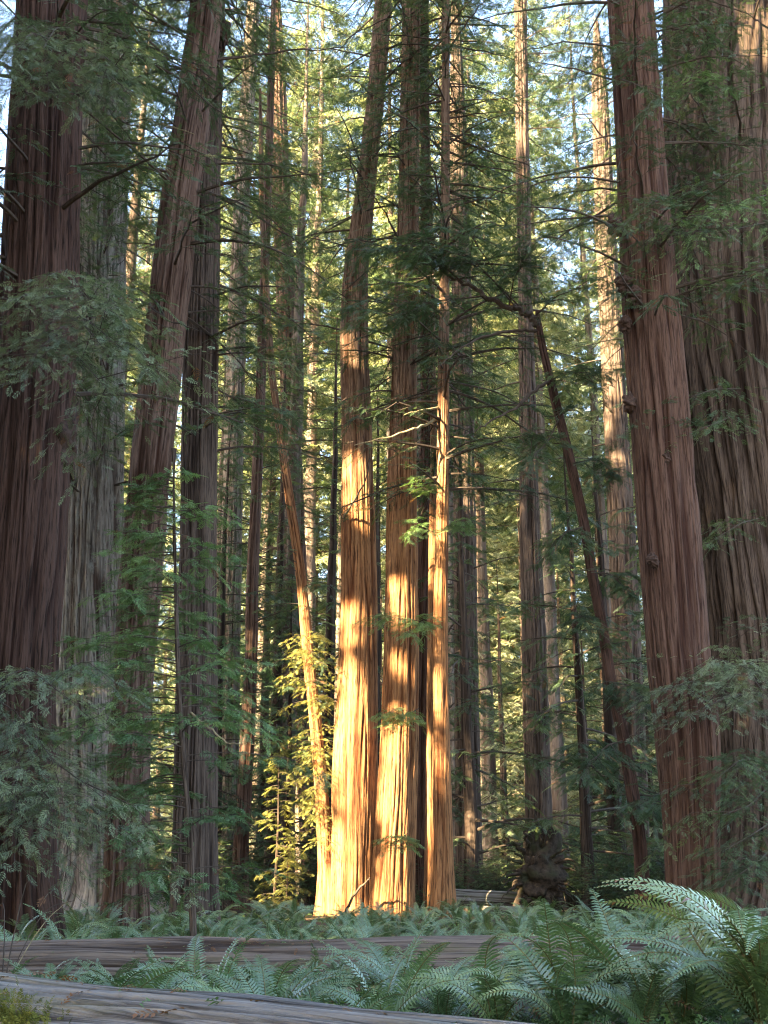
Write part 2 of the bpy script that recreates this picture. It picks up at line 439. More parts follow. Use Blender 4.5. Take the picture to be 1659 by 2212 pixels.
class Foliage:
    def __init__(self, seed, kind='mid'):
        self.r = np.random.default_rng(seed); self.kind = kind
        self.P, self.D, self.L, self.T, self.S = [], [], [], [], []
        self.tq = []

    def tube(self, path, r0, r1, k=5):
        path = np.asarray(path, float); n = len(path)
        tan = np.gradient(path, axis=0); tan = norm(tan)
        ref = np.array([0.13, 0.21, 1.0]); ref /= np.linalg.norm(ref)
        a = norm(np.cross(tan, ref)); b = np.cross(tan, a)
        rr = np.linspace(r0, r1, n)[:, None, None]
        th = np.linspace(0, 2 * math.pi, k + 1)[:-1]
        ring = path[:, None] + rr * (np.cos(th)[None, :, None] * a[:, None] + np.sin(th)[None, :, None] * b[:, None])
        q = np.stack([ring[:-1], np.roll(ring[:-1], -1, 1), np.roll(ring[1:], -1, 1), ring[1:]], 2)
        self.tq.append(q.reshape(-1, 4, 3))

    def sticks(self, A, B, r):
        """many thin tapered sticks at once"""
        d = norm(B - A); ref = np.array([0.2, 0.1, 1.0])
        s = norm(np.cross(d, ref)); u = np.cross(d, s)
        k = 3
        for i in range(k):
            t0, t1 = 2 * math.pi * i / k, 2 * math.pi * (i + 1) / k
            o0 = s * math.cos(t0) + u * math.sin(t0); o1 = s * math.cos(t1) + u * math.sin(t1)
            self.tq.append(np.stack([A + o0 * r, A + o1 * r, B + o1 * r * 0.3, B + o0 * r * 0.3], 1))

    def sprays(self, P, D, L, tint, seg):
        self.P.append(P); self.D.append(D); self.L.append(L); self.T.append(tint); self.S.append(seg)

    def branch(self, start, az, L, pitch=0.1, droop=0.25, rad=0.05, step=0.30, l2=0.38, m=6, slen=0.42, bare=0.15, tint=(0.15, 0.75), path=None, flat=1.0):
        r = self.r
        t = np.linspace(0, 1, 10)
        if path is None:
            h = np.array([math.cos(az), math.sin(az), 0])
            side = np.array([-h[1], h[0], 0])
            wob = np.cumsum(r.normal(0, 0.02 * L, 10)) * t
            path = np.asarray(start)[None] + h[None] * (L * t * math.cos(pitch))[:, None] + side[None] * wob[:, None]
            path[:, 2] += L * (math.sin(pitch) * t - droop * t ** 2) + np.cumsum(r.normal(0, 0.012 * L, 10)) * t
        else:
            path = np.asarray(path, float)
            L = np.linalg.norm(np.diff(path, axis=0), axis=1).sum()
            tt = np.linspace(0, 1, len(path))
            path = np.stack([np.interp(t, tt, path[:, i]) for i in range(3)], 1)
        self.tube(path, rad, rad * 0.15, 5)
        ns = max(3, int(L * (1 - bare) / step))
        ts = bare + (1 - bare) * (np.arange(ns) + r.uniform(0.2, 0.8, ns)) / ns
        B = np.stack([np.interp(ts, t, path[:, i]) for i in range(3)], 1)
        tan = norm(np.gradient(path, axis=0)); TN = norm(np.stack([np.interp(ts, t, tan[:, i]) for i in range(3)], 1))
        sd = np.where(np.arange(ns) % 2 == 0, 1, -1)[:, None]
        SD = norm(np.cross(TN, [0, 0, 1.0])) * sd
        ang = R(58) + r.normal(0, 0.2, ns)
        D2 = norm(TN * np.cos(ang)[:, None] + SD * np.sin(ang)[:, None] + np.c_[np.zeros(ns), np.zeros(ns), r.normal(-0.12, 0.22, ns)])
        LL = (L * l2 * (1 - 0.72 * ts) * r.uniform(0.5, 1.25, ns) * np.minimum(1, 0.45 + ts * 2) + 0.12)
        LL = np.minimum(LL, 2.2)
        keep = np.ones(ns, bool)
        f = (np.arange(m) + 0.6) / m
        drp = np.zeros((ns, m, 3)); drp[..., 2] = -0.22 * LL[:, None] * f[None] ** 2
        PP = B[:, None] + D2[:, None] * (LL[:, None] * f[None])[..., None] + drp
        s2 = np.where((np.arange(m) % 2) == 0, 1, -1)[None, :, None]
        S2 = norm(np.cross(D2, [0, 0, 1.0]))[:, None] * s2
        a2 = (R(40) + r.normal(0, 0.3, (ns, m)))[..., None] * (1 - 0.85 * (np.arange(m) == m - 1))[None, :, None]
        DD = norm(D2[:, None] * np.cos(a2) + S2 * np.sin(a2) + r.normal(0, 0.14, (ns, m, 3)) + np.array([0, 0, -0.22]))
        SL = slen * r.uniform(0.6, 1.25, (ns, m)) * (1 - 0.25 * ts[:, None])
        bt = r.uniform(*tint)
        TT = np.clip(bt + r.normal(0, 0.13, (ns, m)) + 0.12 * f[None], 0, 0.92)
        TT = np.where(r.random((ns, m)) < 0.012, 1.0, TT)
        self.sticks(B, B + D2 * LL[:, None] * 0.95 + drp[:, -1] * 0.9, np.full((ns, 1), max(0.004, rad * 0.16)))
        self.sprays(PP.reshape(-1, 3), DD.reshape(-1, 3), SL.ravel(), TT.ravel(), None)

    def build(self, name, leaf, origin=(0, 0, 0), wood=None, cut=True, margin=0.0):
        r = self.r
        P = np.concatenate(self.P); D = np.concatenate(self.D); L = np.concatenate(self.L); T = np.concatenate(self.T)
        if cut:
            k = ~in_window(P + D * L[:, None] * 0.5, margin)
            P, D, L, T = P[k], D[k], L[k], T[k]
        n = len(P)
        roll = r.normal(0, 0.55, n)
        s = norm(np.cross(np.array([0, 0, 1.0]), D)); u = norm(np.cross(D, s))
        Y = s * np.cos(roll)[:, None] + u * np.sin(roll)[:, None]; Z = np.cross(D, Y)
        tp = TPL[self.kind]; which = r.integers(0, len(tp), n)
        quads, tint = [], []
        for w, K in enumerate(tp):
            k = which == w
            q = K.reshape(-1, 3)
            V = P[k][:, None] + L[k][:, None, None] * (q[None, :, 0:1] * D[k][:, None] + q[None, :, 1:2] * Y[k][:, None] + q[None, :, 2:3] * Z[k][:, None])
            quads.append(V.reshape(-1, 4, 3)); tint.append(np.repeat(T[k], len(q)))
        LV = np.concatenate(quads); tint = np.concatenate(tint)
        TV = np.concatenate(self.tq) if self.tq else np.zeros((0, 4, 3))
        if cut and len(TV):
            TV = TV[~in_window(TV.mean(1), -0.1)]
        A = np.concatenate([LV, TV]).reshape(-1, 3) - np.asarray(origin)[None]
        nq = len(A) // 4
        mi = np.r_[np.zeros(len(LV), int), np.ones(len(TV), int)]
        return raw_mesh(name, A, np.arange(nq * 4).reshape(-1, 4), [leaf, wood or M['wood']], mi, attrs={'tint': np.r_[tint, np.zeros(len(TV) * 4)]})


def crown_on(T, seed, z0, z1, n, L0, L1, leaf, kind='mid', az=None, name='crown', droop=(0.1, 0.4), pitch=(-0.1, 0.35), cut=True, slen=0.46, step=0.3, m=7, tint=(0.1, 0.7), rad=0.05, l2=0.38, margin=0.0):
    F = Foliage(seed, kind); r = F.r
    for i in range(n):
        f = (i + r.uniform(0, 1)) / n
        z = z0 + (z1 - z0) * f
        c, rr = axis(T, z)
        a = r.uniform(0, 2 * math.pi) if az is None else r.uniform(*az)
        L = (L0 + (L1 - L0) * f) * r.uniform(0.55, 1.2)
        st = c + np.array([math.cos(a), math.sin(a), 0]) * rr * 0.8
        F.branch(st, a, L, r.uniform(*pitch), r.uniform(*droop), rad=max(0.015, rad * L / 4), slen=slen, step=step, m=m, tint=tint, l2=l2)
    return F.build(name, leaf, T.base, cut=cut, margin=margin)


def add_tree(T, name, label, trunk_mat_label=None, cat='tree', group=None):
    o = thing(name, label, cat, T.base, group)
    part('trunk', T.mesh, o)
    return o


def lump(center, size, seed, mat, origin, name='burl', na=44, nb=34, rough=0.5):
    """a knobbly solid lump"""
    u = np.linspace(0, 2 * math.pi, na + 1)[:-1]; v = np.linspace(0.02, math.pi - 0.02, nb)
    U, Vv = np.meshgrid(u, v)
    g = U / (2 * math.pi)
    k = 1 + rough * (vn(g * 5, Vv * 1.6, 5, seed) - 0.5) * 1.6 + rough * (vn(g * 13, Vv * 5, 13, seed + 1) - 0.5) * 1.4
    X = np.stack([np.cos(U) * np.sin(Vv), np.sin(U) * np.sin(Vv), np.cos(Vv)], -1) * k[..., None] * np.asarray(size)
    X = X.reshape(-1, 3) + np.asarray(center) - np.asarray(origin)
    i = np.arange(nb - 1)[:, None]; j = np.arange(na)[None]; j2 = (j + 1) % na
    Q = np.stack([(i + 1) * na + j, (i + 1) * na + j2, i * na + j2, i * na + j], -1).reshape(-1, 4)
    return raw_mesh(name, X, Q, [mat], smooth=True)


def limb_mesh(paths, origin, mat, name='dead_branch', k=7):
    """bare limbs; paths: list of (points, r0, r1)"""
    F = Foliage(1)
    for p, r0, r1 in paths:
        p = np.asarray(p, float); n = max(10, len(p) * 4)
        tt = np.linspace(0, 1, len(p)); t = np.linspace(0, 1, n)
        q = np.stack([smooth_interp(t, tt, p[:, i], 5) for i in range(3)], 1)
        q[1:-1] += np.random.default_rng(len(p)).normal(0, r0 * 0.35, (n - 2, 3))
        F.tube(q, r0, r1, k)
    A = np.concatenate(F.tq).reshape(-1, 3) - np.asarray(origin)
    return raw_mesh(name, A, np.arange(len(A)).reshape(-1, 4), [mat])


# ------------------------------------------------------------------ ground
xs = np.r_[np.linspace(-400, -60, 24)[:-1], np.linspace(-60, 60, 241), np.linspace(60, 400, 24)[1:]]
ys = np.r_[np.linspace(-300, -20, 20)[:-1], np.linspace(-20, 100, 241), np.linspace(100, 600, 40)[1:]]
GX, GY = np.meshgrid(xs, ys)
GZ = terrain(GX, GY)
nx, ny = len(xs), len(ys)
i = np.arange(ny - 1)[:, None]; j = np.arange(nx - 1)[None]
Q = np.stack([i * nx + j, i * nx + j + 1, (i + 1) * nx + j + 1, (i + 1) * nx + j], -1).reshape(-1, 4)
M['floor'] = plain_mat('forest_floor_litter', (0.03, 0.02, 0.014), (0.09, 0.055, 0.035), 9, bump=0.8, c3=(0.05, 0.055, 0.025))
structure('ground', raw_mesh('ground', np.stack([GX, GY, GZ], -1).reshape(-1, 3), Q, [M['floor']], smooth=True), 'brown litter covered redwood forest floor', 'ground')

# ------------------------------------------------------------------ the named trunks of the grove
K = {}
K['T1'] = trunk([(112, 0, 148), (95, 300, 150), (82, 600, 160), (70, 840, 168), (45, 1200, 178), (18, 1500, 190), (10, 1800, 210), (5, 1960, 230)], 24, 62, M['bark_dark'], 101, 0.16, 0.07, 0.2, 0.06)
K['T2'] = trunk([(238, 0, 104), (220, 400, 106), (212, 800, 104), (198, 1100, 118), (196, 1400, 136), (204, 1650, 156), (214, 1800, 184), (226, 1960, 226)], 39.5, 64, M['bark_pale'], 111, 0.15, 0.08, 0.45, 0.12, nf=9)
K['T3'] = trunk([(445, 0, 64), (425, 200, 70), (390, 430, 76), (362, 700, 83), (330, 990, 86), (302, 1290, 88), (288, 1480, 82), (280, 1650, 84), (274, 1960, 92)], 28, 66, M['bark_brown'], 121, 0.13, 0.06, 0.15, 0.08)
K['T4'] = trunk([(455, 0, 60), (445, 300, 66), (435, 650, 74), (429, 1000, 76), (426, 1300, 82), (424, 1480, 86), (421, 1930, 96)], 30, 64, M['bark_grey'], 131, 0.12, 0.045, 0.15, 0.04)
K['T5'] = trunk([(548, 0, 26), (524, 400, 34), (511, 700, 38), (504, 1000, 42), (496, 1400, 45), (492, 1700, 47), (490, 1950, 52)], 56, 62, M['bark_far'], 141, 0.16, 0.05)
K['T6'] = trunk([(588, 100, 14), (580, 350, 17), (565, 790, 20), (555, 1040, 22), (545, 1240, 25), (543, 1390, 27), (535, 1580, 30), (521, 1830, 34), (516, 1950, 38)], 46, 50, M['bark_brown'], 151, 0.12, 0.035)
K['T7'] = trunk([(596, 100, 34), (606, 400, 38), (620, 700, 42), (632, 1000, 42), (645, 1300, 42), (658, 1600, 40), (668, 1800, 40), (674, 1950, 44)], 60, 60, M['bark_brown'], 161, 0.16, 0.05)
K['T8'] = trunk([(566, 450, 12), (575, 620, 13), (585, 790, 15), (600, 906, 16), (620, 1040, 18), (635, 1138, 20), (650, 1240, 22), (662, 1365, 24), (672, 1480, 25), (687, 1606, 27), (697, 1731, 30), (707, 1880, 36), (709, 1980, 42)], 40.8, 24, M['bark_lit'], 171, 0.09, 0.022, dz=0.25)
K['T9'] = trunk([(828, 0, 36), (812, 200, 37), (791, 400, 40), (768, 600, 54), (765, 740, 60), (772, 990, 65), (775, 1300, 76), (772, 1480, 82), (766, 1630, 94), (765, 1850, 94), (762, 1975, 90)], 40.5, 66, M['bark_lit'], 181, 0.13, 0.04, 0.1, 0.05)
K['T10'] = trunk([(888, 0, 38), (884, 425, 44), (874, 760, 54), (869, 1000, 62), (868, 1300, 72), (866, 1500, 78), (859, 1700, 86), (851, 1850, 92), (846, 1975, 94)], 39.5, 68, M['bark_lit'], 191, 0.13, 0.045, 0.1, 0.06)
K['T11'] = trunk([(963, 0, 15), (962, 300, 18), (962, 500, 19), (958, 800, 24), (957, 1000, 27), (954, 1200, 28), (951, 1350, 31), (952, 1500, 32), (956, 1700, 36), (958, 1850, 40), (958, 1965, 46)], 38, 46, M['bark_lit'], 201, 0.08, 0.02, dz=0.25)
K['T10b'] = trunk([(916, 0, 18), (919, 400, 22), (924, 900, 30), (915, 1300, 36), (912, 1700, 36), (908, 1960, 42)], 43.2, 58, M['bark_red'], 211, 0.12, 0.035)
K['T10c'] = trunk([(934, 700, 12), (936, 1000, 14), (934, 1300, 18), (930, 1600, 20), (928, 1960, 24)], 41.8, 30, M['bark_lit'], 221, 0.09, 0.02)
K['T12'] = trunk([(990, 300, 36), (998, 700, 42), (1002, 1000, 46), (1006, 1400, 50), (1010, 1700, 54), (1013, 1950, 58)], 58, 60, M['bark_grey'], 231, 0.16, 0.05)
K['T13'] = trunk([(1124, 0, 25), (1128, 300, 27), (1134, 650, 29), (1137, 780, 32), (1141, 937, 36), (1145, 1162, 41), (1154, 1387, 50), (1163, 1724, 56), (1167, 1950, 66)], 52, 64, M['bark_grey'], 241, 0.15, 0.06)
K['T14'] = trunk([(1163, 700, 15), (1169, 737, 16), (1189, 822, 18), (1209, 902, 20), (1234, 1002, 21), (1264, 1137, 22), (1279, 1237, 22), (1299, 1337, 22), (1321, 1475, 23), (1349, 1600, 25), (1369, 1724, 26), (1384, 1824, 27), (1392, 1960, 31)], 34, 8, M['bark_dark'], 251, 0.09, 0.03, dz=0.2)
K['T15'] = trunk([(1296, 200, 34), (1308, 500, 42), (1325, 800, 48), (1340, 1100, 54), (1350, 1300, 58), (1368, 1700, 62), (1376, 1940, 66)], 72, 66, M['bark_grey'], 261, 0.2, 0.07)
K['T16'] = trunk([(1363, 0, 95), (1380, 250, 98), (1394, 500, 108), (1410, 737, 121), (1431, 987, 125), (1451, 1237, 130), (1466, 1437, 131), (1484, 1574, 138), (1492, 1724, 124), (1495, 1824, 114), (1500, 1950, 118)], 28.5, 64, M['bark_red'], 271, 0.13, 0.05, 0.15, 0.05)
K['T17'] = trunk([(1585, 0, 312), (1597, 300, 320), (1612, 600, 324), (1640, 890, 334), (1672, 1150, 344), (1708, 1400, 362), (1738, 1700, 390), (1750, 1960, 430)], 34, 72, M['bark_grey'], 281, 0.20, 0.11, 0.15, 0.09, nf=14, na=420)

INFO = {
 'T1': ('redwood_tree', 'huge dark brown redwood cut off by the left edge of the photo', 'dark trunk'),
 'T2': ('redwood_tree', 'pale grey deeply ribbed redwood beside the huge dark trunk', None),
 'T3': ('redwood_tree', 'brown redwood leaning right as it rises beside a straight grey trunk', None),
 'T4': ('redwood_tree', 'straight grey brown redwood just right of the leaning brown trunk', None),
 'T5': ('redwood_tree', 'distant pale bare trunk in front of the bright sky gap', None),
 'T6': ('redwood_tree', 'slender dark trunk right of the distant pale trunk', None),
 'T7': ('redwood_tree', 'distant dim brown trunk behind the slim leaning sunlit tree', None),
 'T8': ('redwood_tree', 'slim sunlit tree leaning left as it rises beside the sunlit trunks', None),
 'T9': ('redwood_tree', 'thick sunlit cinnamon redwood dappled by shadows and bending right at its top', None),
 'T10': ('redwood_tree', 'thick sunlit redwood with mottled light at its base right of the dappled trunk', None),
 'T11': ('redwood_tree', 'slender straight sunlit redwood with pale dead branches', None),
 'T10b': ('redwood_tree', 'shaded dark red trunk squeezed behind the sunlit cluster', None),
 'T10c': ('redwood_tree', 'narrow sapling trunk behind the slender straight sunlit redwood', None),
 'T12': ('redwood_tree', 'distant shaded grey trunk just right of the sunlit cluster', None),
 'T13': ('redwood_tree', 'dark straight furrowed redwood rising behind the upturned root wad', None),
 'T14': ('leaning_tree', 'thin dark leaning tree with an arched broken top', None),
 'T15': ('redwood_tree', 'distant pale ribbed trunk left of the red brown redwood', None),
 'T16': ('redwood_tree', 'red brown redwood with dark knots leaning left as it rises', None),
 'T17': ('redwood_tree', 'massive fluted grey brown redwood filling the right edge', None),
}
TREE = {k: add_tree(K[k], INFO[k][0], INFO[k][1]) for k in K}


def put_crown(key, seed, z0, z1, n, L0, L1, leaf='leaf', kind='mid', **kw):
    part('crown', crown_on(K[key], seed, z0, z1, n, L0, L1, M[leaf], kind, **kw), TREE[key])


LEFT, RIGHT_, FRONT = (R(130), R(230)), (R(-50), R(50)), (R(200), R(340))
put_crown('T1', 1101, 12, 46, 135, 5, 4)
put_crown('T2', 1102, 14, 50, 140, 4, 4)
put_crown('T3', 1103, 16, 46, 110, 4, 4)
put_crown('T4', 1104, 13, 48, 125, 3.5, 4)
put_crown('T5', 1105, 13, 58, 110, 3.5, 4)
put_crown('T6', 1106, 6, 49, 80, 2.6, 2.4)
put_crown('T7', 1107, 9, 58, 75, 4.5, 4)
put_crown('T8', 1108, 5.5, 23, 60, 1.3, 1.8, slen=0.32)
put_crown('T9', 1109, 21, 50, 95, 3.5, 4)
put_crown('T10', 1110, 19, 50, 90, 3.5, 4)
put_crown('T10b', 1111, 16, 56, 50, 3, 3)
put_crown('T10c', 1112, 9, 28, 20, 1.4, 1.2)
put_crown('T11', 1113, 14.5, 44, 170, 4.8, 3.0, rad=0.055, tint=(0.0, 0.6))
put_crown('T12', 1114, 9, 58, 55, 4.5, 4)
put_crown('T13', 1115, 19, 56, 60, 4, 4)
put_crown('T15', 1116, 18, 64, 60, 4, 5)
put_crown('T16', 1117, 16, 46, 100, 4, 4)
put_crown('T17', 1118, 19, 50, 120, 5, 5)


# boughs that can be told apart: path in photo points (px, py, Y)
def bough(key, pts, seed, leaf='leaf', kind='near', rad=0.03, name='bough', sub=4, spread=1.0, **kw):
    F = Foliage(seed, kind)
    P = [at(*p) for p in pts]
    F.branch(None, 0, 1, path=P, rad=rad, **kw)
    A = np.array(P); span = np.linalg.norm(A[-1] - A[0])
    tt = np.linspace(0, 1, len(A))
    for q in range(sub):
        f = F.r.uniform(0.2, 0.95)
        b = np.array([np.interp(f, tt, A[:, i]) for i in range(3)])
        e = b + (A[-1] - A[-2]) / np.linalg.norm(A[-1] - A[-2]) * span * F.r.uniform(0.1, 0.4) + F.r.normal(0, 1, 3) * np.array([0.26, 0.22, 0.13]) * span * spread
        m_ = (b + e) / 2 + np.array([0, 0, 0.06 * span])
        F.branch(None, 0, 1, path=[b, m_, e - np.array([0, 0, 0.05 * span])], rad=rad * 0.45, **kw)
    T = K[key] if key in K else None
    return part(name, F.build(name, M[leaf], T.base), TREE[key])


# left trunks: grey green sprays hanging across them
for n_, (k_, p_, kw_) in enumerate([
    ('T1', [(150, 120, 22.9), (110, 130, 21), (40, 190, 19.5)], {}),
    ('T1', [(170, 90, 22.9), (200, 100, 21), (260, 150, 19.5)], {}),
    ('T1', [(160, 190, 22.9), (130, 195, 21), (60, 200, 19.5)], {}),
    ('T1', [(180, 160, 22.9), (230, 165, 21.5), (290, 200, 20)], {}),
    ('T1', [(150, 60, 22.9), (120, 60, 20), (90, 110, 18.5)], {}),
    ('T1', [(130, 640, 22.9), (100, 620, 21), (20, 650, 19.5)], {}),
    ('T1', [(140, 680, 22.9), (180, 700, 21), (230, 760, 19.5)], {}),
    ('T1', [(140, 700, 22.9), (110, 730, 21), (70, 770, 19.5)], {}),
    ('T1', [(140, 660, 22.9), (200, 700, 21), (310, 790, 19)], {}),
    ('T1', [(150, 620, 22.9), (160, 620, 21), (200, 650, 19)], {}),
    ('T1', [(120, 720, 22.9), (160, 760, 21), (240, 850, 19)], {}),
    ('T2', [(200, 440, 28.6), (230, 470, 27.5), (270, 560, 27)], {}),
    ('T2', [(180, 330, 28.6), (190, 400, 27.5), (200, 560, 27)], {}),
    ('T2', [(190, 240, 28.6), (240, 250, 27.5), (290, 330, 26.5)], {}),
    ('T2', [(270, 830, 28.6), (250, 870, 27.5), (220, 960, 27)], {}),
    ('T2', [(290, 1500, 28.4), (240, 1480, 26), (90, 1510, 23)], {}),
    ('T1', [(40, 1460, 22.8), (60, 1440, 20.5), (160, 1520, 18.5)], {}),
    ('T1', [(30, 1480, 22.8), (20, 1470, 20.5), (-20, 1540, 18.5)], {}),
        ('T1', [(30, 1560, 22.8), (60, 1570, 20.5), (130, 1660, 18.5)], {}),
    ('T1', [(50, 1620, 22.8), (110, 1640, 20), (220, 1720, 18)], {}),
    ('T1', [(30, 1640, 22.8), (40, 1650, 20), (30, 1760, 18)], {}),
        ('T1', [(70, 1690, 22.8), (140, 1690, 20), (90, 1800, 18)], {}),
    ('T1', [(20, 1720, 22.8), (40, 1750, 20), (30, 1870, 18)], {}),
    ('T2', [(210, 1750, 28.4), (160, 1730, 25), (60, 1820, 20)], {}),
    ('T2', [(250, 1760, 28.4), (280, 1750, 25), (330, 1820, 21)], {}),
]):
    if k_ == 'T2': p_ = [(a, b, c + 9.8) for a, b, c in p_]
    bough(k_, p_, 1300 + n_, 'leaf_grey', rad=0.025, bare=0.12, slen=0.27, step=0.17, l2=0.45, m=6, sub=(2 if p_[0][1] > 1300 else 3), tint=(0.2, 0.8))

# ------------------------------------------------------------------ young tree in front of the left trunks
YT = trunk([(375, 1005, 3), (376, 1150, 6), (380, 1300, 8), (385, 1480, 10), (398, 1650, 11), (410, 1800, 12), (418, 2030, 14)], 21.5, 3, M['bark_grey'], 301, 0.05, 0.008, 0.1, dz=0.15, na=20)
yt = add_tree(YT, 'young_redwood', 'young bright green redwood sapling standing before the leaning brown trunk')
F = Foliage(310, 'near')
zb, zt = 0.9, at(375, 1005, 21.5)[2]
for q in range(105):
    f = (q + F.r.uniform(0, 1)) / 105
    z = zb + (zt - 0.1 - zb) * f ** 0.85
    c, rr = axis(YT, z)
    hz = (z - zb) / (zt - zb)
    a = F.r.uniform(0, 2 * math.pi) if q % 3 else R(180) + F.r.normal(0, 0.5)
    L = (3.1 * (1 - hz) ** 0.55 + 0.25) * F.r.uniform(0.55, 1.1) * (0.55 if hz < 0.25 else 1)
    F.branch(c, a, L, 0.2, F.r.uniform(0.1, 0.35), rad=0.014, step=0.2, l2=0.36, m=7, slen=0.27, bare=0.15, tint=(0.3, 0.9) if hz > 0.35 else (0.1, 0.5))
part('crown', F.build('crown', M['leaf_young'], YT.base), yt)

# ------------------------------------------------------------------ sunlit sprays and dead branches of the centre cluster
part('dead_branch', limb_mesh([([at(948, 905, 38), at(900, 925, 37), at(850, 940, 36.5), at(765, 962, 36)], 0.06, 0.015)], K['T11'].base, M['dead']), TREE['T11'])
part('dead_branch', limb_mesh([([at(948, 882, 38), at(915, 884, 37), at(872, 897, 36.5)], 0.05, 0.015)], K['T11'].base, M['dead']), TREE['T11'])
for n_, (k_, p_) in enumerate([
    ('T11', [(940, 1150, 37.8), (905, 1140, 37), (870, 1160, 36.2)]), ('T11', [(965, 1150, 37.8), (985, 1135, 37), (1000, 1140, 36.5)]),
    ('T11', [(938, 1355, 37.8), (900, 1340, 37), (820, 1332, 36)]), ('T11', [(938, 1060, 37.8), (915, 1060, 37), (895, 1030, 36.5)]),
    ('T11', [(938, 1360, 37.8), (910, 1350, 37), (870, 1370, 36)]),
    ('T10', [(900, 1560, 38.8), (870, 1548, 38), (825, 1560, 37)]), ('T10', [(905, 1530, 38.8), (880, 1545, 38), (850, 1545, 37)]),
    ('T10', [(880, 1800, 38.8), (870, 1810, 38), (845, 1830, 37)]),
]):
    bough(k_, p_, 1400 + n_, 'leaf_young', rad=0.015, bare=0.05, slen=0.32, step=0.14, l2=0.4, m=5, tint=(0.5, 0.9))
F = Foliage(1450, 'near')
for q in range(110):
    z = 2.2 + 8.0 * F.r.random()
    c, rr = axis(K['T8'], z)
    a = F.r.choice([R(180), R(0), R(-60), R(-120)]) + F.r.normal(0, 0.3)
    F.branch(c, a, F.r.uniform(0.5, 1.4), 0.2, 0.5, rad=0.012, step=0.14, l2=0.5, m=5, slen=0.2, tint=(0.5, 0.93))
part('bough', F.build('bough', M['leaf_sunlit'], K['T8'].base, cut=False), TREE['T8'])

part('dead_branch', limb_mesh([([at(392, 1600, 29.6), at(350, 1620, 28.5), at(310, 1650, 28), at(262, 1672, 27.5)], 0.035, 0.01)], K['T4'].base, M['dead']), TREE['T4'])
part('dead_branch', limb_mesh([([at(405, 1535, 29.6), at(450, 1570, 29), at(490, 1605, 28.5), at(525, 1608, 28)], 0.035, 0.01)], K['T4'].base, M['dead']), TREE['T4'])
part('dead_branch', limb_mesh([([at(270, 640, 27.6), at(310, 650, 27), at(360, 690, 26.5), at(430, 715, 26)], 0.05, 0.012)], K['T3'].base, M['wood']), TREE['T3'])
part('dead_branch', limb_mesh([([at(320, 260, 27.6), at(360, 270, 27), at(420, 290, 26.5)], 0.035, 0.01)], K['T3'].base, M['dead']), TREE['T3'])
part('dead_branch', limb_mesh([([at(742, 1120, 39.8), at(765, 1080, 39.2), at(790, 1040, 39), at(798, 990, 38.9)], 0.05, 0.015)], K['T9'].base, M['wood']), TREE['T9'])
part('dead_branch', limb_mesh([([at(745, 1975, 38.6), at(765, 1930, 38.2), at(790, 1905, 38.0), at(800, 1896, 37.9)], 0.05, 0.02)], K['T9'].base, M['wood']), TREE['T9'])
# arched top and limbs of the dark leaning tree
LT = K['T14'].base
part('limb', limb_mesh([([at(1163, 700, 34), at(1150, 685, 34), at(1130, 678, 34), at(1100, 660, 34), at(1045, 640, 33.8), at(1000, 610, 33.6), at(954, 585, 33.4), at(900, 560, 33)], 0.15, 0.03)], LT, M['wood'], 'limb'), TREE['T14'])
part('limb', limb_mesh([([at(1186, 824, 34), at(1150, 845, 33.6), at(1110, 885, 33.2), at(1060, 910, 32.8), at(1024, 932, 32.4)], 0.07, 0.015)], LT, M['wood'], 'limb'), TREE['T14'])
part('limb', limb_mesh([([at(1158, 715, 34), at(1120, 712, 33.6), at(1050, 722, 33.2), at(985, 760, 32.8), at(950, 790, 32.4)], 0.07, 0.015)], LT, M['wood'], 'limb'), TREE['T14'])
for n_, p_ in enumerate([
    [(1140, 680, 34), (1020, 560, 33), (900, 520, 32)], [(1120, 670, 34), (1060, 600, 33.5), (980, 540, 33)], [(1040, 640, 33.8), (940, 650, 33), (840, 690, 32)],
    [(1000, 610, 33.6), (940, 560, 33), (850, 520, 32)], [(1150, 690, 34), (1200, 640, 33), (1260, 620, 32)], [(1100, 660, 34), (1110, 600, 33), (1150, 540, 32)],
    [(1189, 822, 34), (1230, 800, 33), (1290, 830, 32)], [(1209, 902, 34), (1180, 960, 33), (1130, 1000, 32)], [(1234, 1002, 34), (1290, 990, 33.5), (1340, 1030, 33)],
    [(1264, 1137, 34), (1220, 1150, 33), (1190, 1200, 32)], [(1279, 1237, 34), (1320, 1240, 33.5), (1370, 1290, 33)], [(1299, 1337, 34), (1250, 1330, 33), (1220, 1370, 32.5)],
    [(1321, 1475, 34), (1360, 1480, 33), (1400, 1540, 32)], [(1349, 1600, 34), (1310, 1610, 33), (1270, 1660, 32)], [(1369, 1724, 34), (1400, 1740, 33.5), (1430, 1790, 33)],
]):
    bough('T14', p_, 1500 + n_, 'leaf', 'mid', rad=0.035, bare=0.15, slen=0.42, step=0.2, l2=0.4, m=8, sub=6, tint=(0.0, 0.6))

